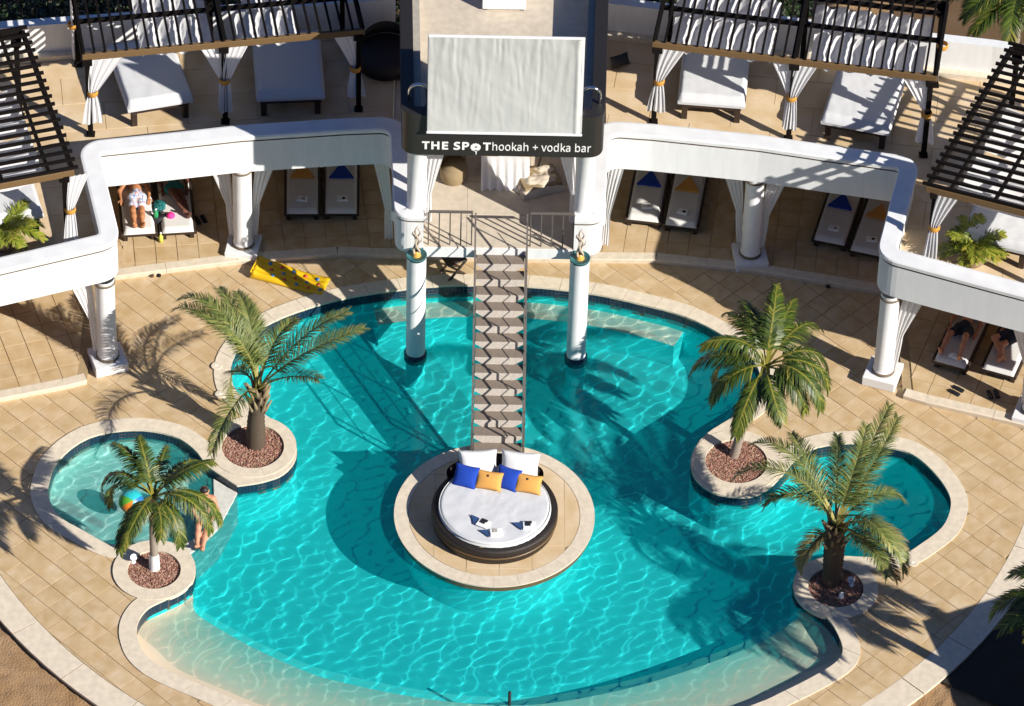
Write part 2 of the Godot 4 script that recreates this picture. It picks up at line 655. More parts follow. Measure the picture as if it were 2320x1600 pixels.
# ---------- ground, pool and deck ----------
const WATER_Y := -0.2
const DECK_C := Vector2(0.0, -3.5)
const DECK_R := 11.25
var main_edge: PackedVector2Array     # the big pool's edge, closed
var wading_edge: PackedVector2Array
var total_edge: PackedVector2Array    # both together
var beach_out: PackedVector2Array
var beach_in: PackedVector2Array
var div_out: PackedVector2Array
var div_in: PackedVector2Array

func pv(a: Array) -> PackedVector2Array:
	var p := PackedVector2Array()
	for k in range(0, a.size(), 2):
		p.append(Vector2(a[k], a[k + 1]))
	return p

func resample(p: PackedVector2Array, n: int) -> PackedVector2Array:
	var c := Curve2D.new()
	for q in p: c.add_point(q)
	var out := PackedVector2Array()
	for i in n + 1:
		out.append(c.sample_baked(c.get_baked_length() * i / n))
	return out

func layout() -> void:
	var back := pv([0, -6.41, -0.9, -6.38, -1.81, -6.25, -3.11, -5.91, -4.2, -5.38, -4.85, -4.8, -5.17, -4.1, -5.13, -3.4, -4.83, -2.93, -4.46, -2.57, -4.1, -2.27, -3.87, -1.88, -3.83, -1.4, -4.05, -0.97, -4.45, -0.74, -4.93, -0.62])
	div_out = pv([-4.93, -0.62, -5.11, -0.07, -5.27, 0.37, -5.55, 0.78, -5.8, 1.08])
	div_in = pv([-6.11, 0.93, -5.7, 0.65, -5.45, 0.23, -5.37, -0.36, -5.40, -0.98])
	var plant := pv([-5.8, 1.08, -5.66, 1.38, -5.61, 1.7, -5.65, 1.97])
	beach_out = pv([-5.65, 1.97, -5.85, 2.2, -6.16, 2.43, -6.43, 2.63, -6.57, 2.86, -6.63, 3.12, -6.6, 3.43, -6.45, 3.81, -6.07, 4.18, -5.21, 4.65, -4.52, 5.02, -3.0, 5.65, -1.5, 6.0, 0, 6.12, 1.5, 6.0, 3.2, 5.55, 4.8, 4.82, 5.37, 4.47, 5.88, 4.12, 6.34, 3.74, 6.5, 3.42, 6.43, 3.01, 6.27, 2.63, 6.01, 2.32, 5.71, 2.06])
	var right := pv([5.71, 2.06, 5.63, 1.75, 5.77, 1.32, 6.06, 1.08, 6.5, 0.97, 6.95, 0.98, 7.4, 0.97, 7.8, 0.86, 8.1, 0.62, 8.55, 0.14, 8.74, -0.42, 8.69, -0.86, 8.43, -1.39, 8.08, -1.81, 7.68, -1.98, 7.02, -2.1, 6.26, -1.97, 5.81, -1.61, 5.51, -1.14, 5.2, -0.75, 4.83, -0.56, 4.27, -0.63, 3.93, -0.91, 3.79, -1.27, 3.82, -1.75, 4.1, -2.27, 4.73, -2.85, 5.1, -3.3, 5.2, -3.9, 5.03, -4.45, 4.52, -5.05, 3.74, -5.61, 2.84, -5.95, 1.94, -6.21, 0.9, -6.37, 0, -6.41])
	back = smooth_line(back, false, 4)
	var dv := smooth_line(div_out, false, 4)
	plant = smooth_line(plant, false, 3)
	beach_out = smooth_line(beach_out, false, 4)
	right = smooth_line(right, false, 4)
	main_edge = PackedVector2Array()
	for l in [back, dv, plant, beach_out, right]:
		for i in l.size() - 1: main_edge.append(l[i])
	var wad := smooth_line(pv([-4.93, -0.62, -5.16, -0.82, -5.51, -1.14, -5.81, -1.61, -6.26, -1.97, -7.02, -2.1, -7.85, -1.86, -8.38, -1.24, -8.53, -0.6, -8.5, -0.2, -8.26, 0.29, -7.78, 0.66, -7.3, 0.98, -6.94, 1.01, -6.46, 0.96, -6.11, 0.93]), false, 4)
	total_edge = PackedVector2Array()
	for l in [back, wad]:
		for i in l.size() - 1: total_edge.append(l[i])
	total_edge.append_array(PackedVector2Array([Vector2(-6.11, 0.93)]))
	for l in [plant, beach_out, right]:
		for i in l.size() - 1: total_edge.append(l[i])
	var di := smooth_line(div_in, false, 4)
	wading_edge = PackedVector2Array()
	var on := false
	for q in wad:
		if q.x < -5.41: on = true
		if on: wading_edge.append(q)
	for i in range(1, di.size() - 1): wading_edge.append(di[i])
	beach_in = resample(smooth_line(pv([-5.64, 2.3, -5.27, 2.62, -4.46, 3.21, -3.4, 3.82, -2.75, 4.05, -1.72, 4.32, -0.42, 4.52, 0.9, 4.5, 2.3, 4.14, 3.4, 3.7, 4.46, 3.17, 5.03, 2.82, 5.47, 2.45, 5.8, 2.12]), false, 4), 110)
	div_out = dv
	div_in = di

func build_ground() -> void:
	layout()
	var n := FastNoiseLite.new()
	n.frequency = 1.4
	n.fractal_octaves = 3
	n.seed = 4
	var st := begin(true)
	var rs := PackedFloat32Array()
	var r := 10.95
	while r < 15.0:
		rs.append(r)
		r += 0.075
	for q in [16.0, 20.0, 40.0, 120.0, 700.0]: rs.append(q)
	var na := 640
	var rows := []
	for q in rs:
		var row := PackedVector3Array()
		for k in na:
			var a := TAU * k / na
			var x := DECK_C.x + q * cos(a)
			var z := DECK_C.y + q * sin(a)
			row.append(Vector3(x, -0.10 + (0.05 * n.get_noise_2d(x * 2.6, z * 2.6) if q < 15.5 else 0.0), z))
		rows.append(row)
	for i in rs.size() - 1:
		for k in na:
			quad(st, rows[i][k], rows[i][(k + 1) % na], rows[i + 1][(k + 1) % na], rows[i + 1][k])
	var g := obj("ground", st, M.sand)
	g.set_meta("kind", "structure")
	# brown sheet behind the right terrace; near-black sheet for shade painted beyond the deck
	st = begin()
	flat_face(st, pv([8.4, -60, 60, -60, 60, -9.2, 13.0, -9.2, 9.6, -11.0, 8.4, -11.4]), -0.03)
	obj("brown_ground", st, M.ground_brown).set_meta("kind", "structure")
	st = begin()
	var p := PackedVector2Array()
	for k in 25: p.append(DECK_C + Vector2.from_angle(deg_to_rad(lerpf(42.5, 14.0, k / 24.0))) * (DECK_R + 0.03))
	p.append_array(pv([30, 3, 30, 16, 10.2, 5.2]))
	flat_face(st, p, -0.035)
	obj("soil_and_shade", st, M.painted_shade).set_meta("kind", "structure")  # shaded sand past the deck's edge, its darkness painted into the colour

func wall_strip(st: SurfaceTool, p: PackedVector2Array, y0: float, y1: float, closed: bool) -> void:
	var n := p.size()
	for i in (n if closed else n - 1):
		var a := p[i]; var b := p[(i + 1) % n]
		quad(st, Vector3(a.x, y0, a.y), Vector3(b.x, y0, b.y), Vector3(b.x, y1, b.y), Vector3(a.x, y1, a.y))

func build_pool() -> void:
	var pool := struct("pool_basin")
	var st := begin()
	flat_face(st, main_edge, -1.0)
	wall_strip(st, main_edge, -1.0, -0.22, true)
	# the drop behind the beach
	wall_strip(st, beach_in, -1.0, -0.42, false)
	obj("main_floor", st, M.pool_plaster, pool)
	st = begin(true)
	var bo := resample(beach_out, 110)
	var rows := 14
	for i in 110:
		for j in rows:
			var v := [[i, j], [i + 1, j], [i + 1, j + 1], [i, j + 1]]
			var pts := []
			for q in v:
				var t: float = float(q[1]) / rows
				var pp: Vector2 = bo[q[0]].lerp(beach_in[q[0]], t)
				var mid := smoothstep(0.04, 0.12, minf(float(q[0]) / 110, 1.0 - float(q[0]) / 110))
				pts.append(Vector3(pp.x, lerpf(lerpf(-0.32, -0.11, mid), -0.42, pow(t, 0.7)), pp.y))
			for k in [0, 1, 2, 0, 2, 3]:
				var t: float = float(v[k][1]) / rows
				var c := Vector3(0.64, 0.52, 0.38).lerp(Vector3(0.44, 0.55, 0.42), smoothstep(0.05, 0.5, t)).lerp(Vector3(0.24, 0.58, 0.50), smoothstep(0.55, 1.0, t))
				st.set_color(Color(c.x, c.y, c.z))
				st.add_vertex(pts[k])
	obj("beach_floor", st, M.beach_floor, pool)
	# the bench along the back wall
	st = begin()
	var arc := PackedVector2Array()
	for q in main_edge:
		if q.y < -5.1 and q.x > -2.75 and q.x < 3.8: arc.append(q)
	arc = resample(sort_x(arc), 40)
	var bench := arc.duplicate()
	for k in range(40, -1, -1):
		var t := (arc[mini(k + 1, 40)] - arc[maxi(k - 1, 0)]).normalized()
		bench.append(arc[k] + Vector2(-t.y, t.x) * 0.46)
	prism(st, bench, -1.0, -0.425)
	obj("bench", st, M.pool_plaster, pool)
	st = begin()
	flat_face(st, bench, -0.42)
	obj("bench_top", st, M.pool_shelf, pool)
	st = begin()
	flat_face(st, wading_edge, -0.55)
	wall_strip(st, wading_edge, -0.55, -0.22, true)
	obj("wading_floor", st, M.wading_plaster, pool)
	st = begin()
	var dp := div_out.duplicate()
	dp.append_array(div_in)
	prism(st, dp, -1.0, -0.165)
	obj("divider", st, M.divider, pool)
	# dark glazed tiles at the waterline
	st = begin()
	var gr := begin()
	var outer := total_edge
	for i in outer.size():
		var a := outer[i]
		var b := outer[(i + 1) % outer.size()]
		var mid := (a + b) * 0.5
		if mid.y > 3.15: continue
		var t := (b - a).normalized()
		var nin := Vector2(t.y, -t.x)
		if Geometry2D.is_point_in_polygon(mid + nin * 0.02, total_edge) == false: nin = -nin
		quad(gr, V(a, -0.24), V(b, -0.24), V(b, -0.02), V(a, -0.02))
		var cnt := maxi(1, int(round((b - a).length() / 0.075)))
		for k in cnt:
			for row in 3:
				var p := a.lerp(b, (k + 0.06) / cnt) + nin * 0.006
				var q := a.lerp(b, (k + 0.94) / cnt) + nin * 0.006
				var y0 := -0.235 + row * 0.072
				quad(st, V(q, y0), V(p, y0), V(p, y0 + 0.066), V(q, y0 + 0.066))
	obj("tile_grout", gr, M.pool_grout, pool)
	obj("waterline_tiles", st, M.pool_tile_navy, pool).set_meta("kind", "stuff")
	# water
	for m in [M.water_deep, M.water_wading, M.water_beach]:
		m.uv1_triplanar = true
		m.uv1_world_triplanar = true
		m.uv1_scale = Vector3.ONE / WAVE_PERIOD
	st = begin()
	var deep := PackedVector2Array()
	for q in main_edge:
		if not beach_out.has(q) or q == beach_out[0]: deep.append(q)
	# the beach's edge lies between the planters: replace it by the drop line
	var at := deep.find(beach_out[0])
	var line := PackedVector2Array()
	for q in deep.slice(0, at + 1): line.append(q)
	for q in beach_in: line.append(q)
	for q in deep.slice(at + 1): line.append(q)
	flat_face(st, line, WATER_Y)
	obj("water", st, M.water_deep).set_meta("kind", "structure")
	st = begin(true)
	for i in 110:
		for j in rows:
			var v := [[i, j], [i + 1, j], [i + 1, j + 1], [i, j + 1]]
			for k in [0, 1, 2, 0, 2, 3]:
				var t: float = float(v[k][1]) / rows
				var pp: Vector2 = bo[v[k][0]].lerp(beach_in[v[k][0]], t)
				st.set_color(Color(1, 1, 1, 0.25 + 0.65 * t))
				st.add_vertex(Vector3(pp.x, WATER_Y, pp.y))
	obj("shallow_water", st, M.water_beach).set_meta("kind", "structure")
	st = begin()
	flat_face(st, wading_edge, WATER_Y)
	obj("wading_water", st, M.water_wading).set_meta("kind", "structure")

func V(p: Vector2, y: float) -> Vector3:
	return Vector3(p.x, y, p.y)

func sort_x(p: PackedVector2Array) -> PackedVector2Array:
	var a := Array(p)
	a.sort_custom(func(u, v): return u.x < v.x)
	return PackedVector2Array(a)

func pixel(p: Vector3) -> Vector2:
	# where a point falls in the picture, as a share of its half height
	var q := cam.transform.affine_inverse() * p
	return Vector2(q.x, q.y) / -q.z / tan(deg_to_rad(cam.fov * 0.5))

func clip_all(regions: Array, cut: PackedVector2Array, inside := false) -> Array:
	var out := []
	for r in regions:
		for q in (Geometry2D.intersect_polygons(r, cut) if inside else Geometry2D.clip_polygons(r, cut)):
			if not Geometry2D.is_polygon_clockwise(q): out.append(q)
	return out

func pave(parent: Node3D, regions: Array, origin: Vector2, turn: float, size: Vector2, y: float, thick: float, gap: float, piece: String, mats: Array, most := 290, running := 0.0) -> void:
	# stones laid in a grid over the regions: each a part, the ones past the limit and outside the picture joined
	var lo := Vector2.INF
	var hi := -Vector2.INF
	var u := Vector2.from_angle(turn)
	var w := Vector2(-u.y, u.x)
	for r in regions:
		for q in r:
			var l := Vector2((q - origin).dot(u), (q - origin).dot(w))
			lo = lo.min(l)
			hi = hi.max(l)
	var full := {}
	var found := []
	for j in range(int(floor(lo.y / size.y)), int(ceil(hi.y / size.y)) + 1):
		for i in range(int(floor(lo.x / size.x)) - 1, int(ceil(hi.x / size.x)) + 1):
			var c := Vector2(i + 0.5 + (running if j & 1 else 0.0), j + 0.5) * size
			var sq := PackedVector2Array()
			for s in [Vector2(-1, -1), Vector2(1, -1), Vector2(1, 1), Vector2(-1, 1)]:
				var l: Vector2 = c + s * (size - Vector2.ONE * gap) * 0.5
				sq.append(origin + u * l.x + w * l.y)
			for r in regions:
				for q in Geometry2D.intersect_polygons(sq, r):
					var ar := absf(area2(q))
					if ar < 0.006: continue
					var mid := Vector2.ZERO
					for e in q: mid += e
					mid /= q.size()
					var px := pixel(Vector3(mid.x, y, mid.y))
					var seen := 1.0 if absf(px.x) < 1.5 and absf(px.y) < 1.04 else 0.0
					found.append([seen * ar - (1.0 - seen) * (px.length() + 1), q, ar > (size.x - gap) * (size.y - gap) * 0.995, origin + u * c.x + w * c.y, (i * 7 + j * 13) % 1000])
	found.sort_custom(func(a, b): return a[0] > b[0])
	var rest := []
	for m in mats: rest.append(begin())
	var many := [false, false, false, false, false, false, false]
	for k in found.size():
		var f: Array = found[k]
		var v := rng.randi() % mats.size()
		var dy := rng.randf_range(-0.002, 0.002)
		if k < most and f[0] > 0.0:
			var o := MeshInstance3D.new()
			o.name = piece if k == 0 else "%s_%03d" % [piece, k]
			o.material_override = mats[v]
			if f[2]:
				if full.is_empty():
					var st := begin()
					box(st, Vector3(0, -thick * 0.5, 0), Vector3(size.x - gap, thick, size.y - gap), Transform3D(), 0.004)
					st.generate_normals()
					full[0] = st.commit()
				o.mesh = full[0]
				o.position = Vector3(f[3].x, y + dy, f[3].y) - parent.position
				o.rotation.y = -turn
			else:
				var st := begin()
				prism(st, f[1], y - thick, y + dy)
				st.generate_normals()
				o.mesh = st.commit()
				o.position = -parent.position
			parent.add_child(o)
		else:
			prism(rest[v], f[1], y - thick, y + dy)
			many[v] = true
	for v in mats.size():
		if many[v]:
			rest[v].set_smooth_group(-1)
			place_stuff(piece + "_field", rest[v], mats[v], parent)

func place_stuff(called: String, st: SurfaceTool, m: Material, parent: Node3D) -> void:
	var o := obj(called, st, m, parent)
	o.position = -parent.position
	o.set_meta("kind", "stuff")

func step_line(s: float) -> PackedVector2Array:
	# the kerb of the raised arcade floor, from the middle outwards
	return pv([0, -7.12, s * 1.9, -7.14, s * 3.2, -7.16, s * 5.2, -6.9, s * 6.6, -6.6, s * 7.95, -6.3, s * 7.98, -3.37, s * 8.4, -3.2, s * 9.7, -2.8, s * 12.5, -1.9])

func tile_mats() -> Array:
	return [M.tile_0, M.tile_1, M.tile_2, M.tile_3, M.tile_4, M.tile_5]

func build_deck() -> void:
	var offs := Geometry2D.offset_polygon(total_edge, 0.33, Geometry2D.JOIN_ROUND)
	var cop: PackedVector2Array = offs[0]
	for q in offs:
		if absf(area2(q)) > absf(area2(cop)): cop = q
	var whole := disc(DECK_C, DECK_R, 160)
	for s in [-1.0, 1.0]:
		var half := pv([0, -7.0, 0, 20, s * 20, 20, s * 20, -20, 0, -20])
		half = pv([0, -20, s * 20, -20, s * 20, 20, 0, 20])
		if Geometry2D.is_polygon_clockwise(half): half.reverse()
		var arcade := step_line(s)
		arcade.append_array(pv([s * 14, -14, 0, -14]))
		if Geometry2D.is_polygon_clockwise(arcade): arcade.reverse()
		var reg := clip_all([whole], half, true)
		reg = clip_all(reg, arcade)
		reg = clip_all(reg, cop)
		for c in planter_spots():
			reg = clip_all(reg, disc(c[0], c[2], 40))
		var deck := struct("deck_paving" if s < 0 else "deck_paving")
		# bed of mortar under the stones
		var st := begin()
		var bed := clip_all([disc(DECK_C, DECK_R - 0.02, 160)], half, true)
		bed = clip_all(bed, total_edge)
		for q in bed: prism(st, q, -0.3, -0.02)
		obj("mortar_bed", st, M.grout, deck)
		var rim := clip_all(reg, disc(DECK_C, DECK_R - 0.55, 160))
		var field := clip_all(reg, disc(DECK_C, DECK_R - 0.56, 160), true)
		pave(deck, field, Vector2(0.1, 0.05), PI / 4, Vector2(0.41, 0.41), 0.0, 0.03, 0.008, "paving_tile", tile_mats(), 285)
		# the paler border stones at the rim, laid radially
		var cells := []
		for k in 48:
			var a0 := TAU * k / 48 + 0.0009
			var a1 := TAU * (k + 1) / 48 - 0.0009
			cells.append(PackedVector2Array([DECK_C + Vector2.from_angle(a0) * 9.0, DECK_C + Vector2.from_angle(a1) * 9.0, DECK_C + Vector2.from_angle(a1) * 12.5, DECK_C + Vector2.from_angle(a0) * 12.5]))
		stones(deck, rim, cells, "border_stone", M.coping, 0.0)
		# coping along the water, in segments
		var copings := struct("pool_coping")
		var creg := clip_all([cop], half, true)
		creg = clip_all(creg, total_edge)
		for c in planter_spots():
			creg = clip_all(creg, disc(c[0], c[1] + 0.02, 40))
		cells = []
		for k in 60:
			var a0 := TAU * k / 60 + 0.0006
			var a1 := TAU * (k + 1) / 60 - 0.0006
			var o := Vector2(0, -0.4)
			cells.append(PackedVector2Array([o, o + Vector2.from_angle(a0) * 16.0, o + Vector2.from_angle(a1) * 16.0]))
		stones(copings, creg, cells, "coping_stone", M.coping, 0.022)

func stones(parent: Node3D, regions: Array, cells: Array, piece: String, m: Material, y: float) -> void:
	var k := 0
	for c in cells:
		for r in regions:
			for q in Geometry2D.intersect_polygons(c, r):
				if absf(area2(q)) < 0.012: continue
				var st := begin()
				prism(st, q, y - 0.06, y)
				st.generate_normals()
				var o := MeshInstance3D.new()
				o.name = piece if k == 0 else "%s_%03d" % [piece, k]
				o.mesh = st.commit()
				o.material_override = m
				parent.add_child(o)
				k += 1

func planter_spots() -> Array:
	# centre, radius of the gravel, radius of the ring
	return [[Vector2(-4.67, -1.69), 0.60, 0.84], [Vector2(-6.39, 1.66), 0.50, 0.78], [Vector2(4.66, -1.52), 0.60, 0.86], [Vector2(6.44, 1.80), 0.52, 0.80]]

# ---------- island with its round bed ----------
func build_island() -> void:
	var isl := thing("pool_island", "round stone island in the pool at the foot of the stairs", "island")
	var st := begin(true)
	lathe(st, PackedVector2Array([Vector2(1.72, -1.0), Vector2(1.72, -0.12)]), 64)
	obj("pedestal", st, M.pool_plaster, isl)
	st = begin()
	lathe(st, PackedVector2Array([Vector2(1.70, -0.17), Vector2(1.885, -0.16), Vector2(1.90, -0.03)]), 64)
	obj("bronze_edge", st, M.bronze_band, isl)
	for k in 24:
		var a0 := TAU * k / 24 + 0.001
		var a1 := TAU * (k + 1) / 24 - 0.001
		st = begin()
		var p := PackedVector2Array()
		for i in 5: p.append(Vector2.from_angle(lerpf(a0, a1, i / 4.0)) * 1.915)
		for i in 5: p.append(Vector2.from_angle(lerpf(a1, a0, i / 4.0)) * 1.64)
		prism(st, p, -0.03, 0.0)
		obj("rim_stone", st, M.coping, isl)
	st = begin()
	flat_face(st, disc(Vector2.ZERO, 1.66, 64), -0.015)
	obj("mortar_bed", st, M.grout, isl)
	pave(isl, [disc(Vector2.ZERO, 1.63, 64)], Vector2(0.1, 0.2), 0.0, Vector2(0.62, 0.62), -0.002, 0.012, 0.006, "island_tile", [M.terrace_slab, M.terrace_slab], 100)
	# the bed
	var c := Vector3(0.0, 0.0, 0.19)
	var bed := thing("round_daybed", "round white bed with black wicker base on the pool island", "daybed", c)
	st = begin(true)
	lathe(st, PackedVector2Array([Vector2(1.12, 0.0), Vector2(1.17, 0.03), Vector2(1.19, 0.17)]), 72)
	obj("base", st, M.wicker, bed)
	st = begin(true)
	lathe(st, PackedVector2Array([Vector2(1.19, 0.17), Vector2(1.205, 0.175), Vector2(1.205, 0.195), Vector2(1.19, 0.20)]), 72)
	obj("bronze_band", st, M.bronze_band, bed)
	st = begin(true)
	lathe(st, PackedVector2Array([Vector2(1.19, 0.20), Vector2(1.205, 0.33), Vector2(1.19, 0.37), Vector2(1.10, 0.375), Vector2(1.06, 0.33)]), 72)
	obj("rim", st, M.wicker, bed)
	st = begin(true)
	var nz := FastNoiseLite.new()
	nz.frequency = 1.3
	var top := func(u: float, v: float) -> Vector3:
		var a := u * TAU
		var r := v * 1.075
		var edge := smoothstep(0.93, 1.0, v)
		var y := 0.455 - 0.085 * edge * edge + 0.012 * nz.get_noise_2d(r * cos(a) * 1.6, r * sin(a) * 1.6) + 0.004 * sin(a * 46.0) * smoothstep(0.85, 1.0, v)
		return Vector3(r * cos(a), y, r * sin(a))
	sheet(st, 96, 40, top)
	var mt := obj("mattress", st, M.mattress, bed)
	st = begin(true)
	var seam := PackedVector3Array()
	for k in 97: seam.append(Vector3(cos(TAU * k / 96) * 1.055, 0.437, sin(TAU * k / 96) * 1.055))
	tube(st, seam, 0.009, 0.009, 6, false)
	obj("piping", st, M.mattress_cream, mt)
	st = begin(true)
	for sgn in [1.0, -1.0]:
		var back := func(u: float, v: float) -> Vector3:
			var a := deg_to_rad(lerpf(-139, -41, u))
			return Vector3(cos(a), 0, sin(a)) * (1.16 + 0.05 * sgn * sin(PI * minf(v * 1.0, 1.0)) + 0.02 * sgn) + Vector3(0, 0.30 + 0.36 * v, 0)
		sheet(st, 24, 6, back)
	obj("headboard", st, M.wicker, bed)
	# pillows and cushions leaning on the headboard
	var spots := [
		["white_pillow", "left large white pillow leaning on the round bed's headboard", "pillow", Vector3(-0.33, 0.66, -0.69), 0.76, 0.56, 0.24, -38.0, 4.0, "pillow_white", "white pillows on the round bed"],
		["white_pillow", "right large white pillow leaning on the round bed's headboard", "pillow", Vector3(0.47, 0.66, -0.66), 0.76, 0.56, 0.24, -38.0, -8.0, "pillow_white", "white pillows on the round bed"],
		["blue_cushion", "blue square cushion at the far left of the round bed's cushion row", "cushion", Vector3(-0.56, 0.60, -0.40), 0.48, 0.46, 0.18, -42.0, -18.0, "blue_cloth", "blue cushions on the round bed"],
		["blue_cushion", "blue square cushion between the two tan cushions on the round bed", "cushion", Vector3(0.24, 0.60, -0.36), 0.48, 0.46, 0.18, -44.0, -22.0, "blue_cloth", "blue cushions on the round bed"],
		["tan_cushion", "left tan lumbar cushion between the two blue cushions", "cushion", Vector3(-0.12, 0.595, -0.31), 0.54, 0.38, 0.16, -46.0, -12.0, "tan_cloth", "tan cushions on the round bed"],
		["tan_cushion", "right tan lumbar cushion at the end of the cushion row", "cushion", Vector3(0.63, 0.595, -0.24), 0.54, 0.38, 0.16, -46.0, -12.0, "tan_cloth", "tan cushions on the round bed"]]
	for s in spots:
		var o := thing(s[0], s[1], s[2], c + s[3] - Vector3(0, 0, 0.19), 0.0, s[10])
		var t := Transform3D(Basis(Vector3.UP, deg_to_rad(s[8])) * Basis(Vector3.RIGHT, deg_to_rad(s[7])), Vector3.ZERO)
		st = begin(true)
		pillow(st, s[4], s[5], s[6], t)
		obj("cover", st, M[s[9]], o)
		if s[0] == "tan_cushion":
			st = begin(true)
			lathe(st, PackedVector2Array([Vector2(0.028, 0.0), Vector2(0.026, 0.006), Vector2(0, 0.007)]), 10, Vector3.ZERO, t * Transform3D(Basis(Vector3.RIGHT, PI / 2), Vector3(-0.02, 0.08, 0.068)))
			obj("emblem", st, M.ink, o)
	# folded napkins and cards laid out on the bed
	var sets := [[Vector3(-0.40, 0, 0.62), -0.5, true], [Vector3(-0.19, 0, 0.98), 0.1, false], [Vector3(0.43, 0, 0.77), 0.05, true]]
	var where := ["back left of the round bed's mattress", "front of the round bed's mattress", "right side of the round bed's mattress"]
	for k in 3:
		var y := 0.466
		var at: Vector3 = sets[k][0] + Vector3(0, y, 0)
		st = begin()
		prism(st, pv([-0.10, -0.08, 0.07, -0.08, 0.07, 0.11]), 0.0, 0.022, true)
		var n := obj("napkin", st, M.navy)
		n.position = at
		n.rotation.y = sets[k][1]
		tag(n, "navy triangular folded napkin at the " + where[k], "napkin", "navy napkins on the round bed")
		var card := thing("towel_card", "white folded towel with a printed card at the " + where[k], "towel", at + Vector3(0.20, 0, -0.02).rotated(Vector3.UP, sets[k][1]), sets[k][1], "white towels on the round bed")
		st = begin()
		box(st, Vector3(0.02, 0.02, 0.03), Vector3(0.24, 0.04, 0.20), Transform3D(), 0.012)
		obj("towel", st, M.paper, card)
		st = begin()
		if sets[k][2]:
			box(st, Vector3(0, 0.048, 0.0), Vector3(0.10, 0.012, 0.12))
			box(st, Vector3(0.05, 0.048, -0.03), Vector3(0.05, 0.014, 0.06))
			obj("printed_card", st, M.ink, card)
		else:
			box(st, Vector3(0, 0.046, 0.0), Vector3(0.09, 0.008, 0.09))
			obj("printed_card", st, M.ledge_grey, card)

# ---------- terraces ----------
func parapet_path(s: float) -> PackedVector2Array:
	return rounded(pv([s * 1.46, -4.84, s * 2.0, -4.84, s * 2.13, -7.43, s * 3.0, -7.36, s * 5.1, -7.09, s * 6.4, -6.83, s * 7.86, -6.56, s * 7.27, -3.95, s * 9.5, -3.10, s * 12.6, -1.95]), PackedFloat32Array([0, 0.3, 0.28, 0, 0, 0, 0.12, 0.42, 0, 0]), 8)

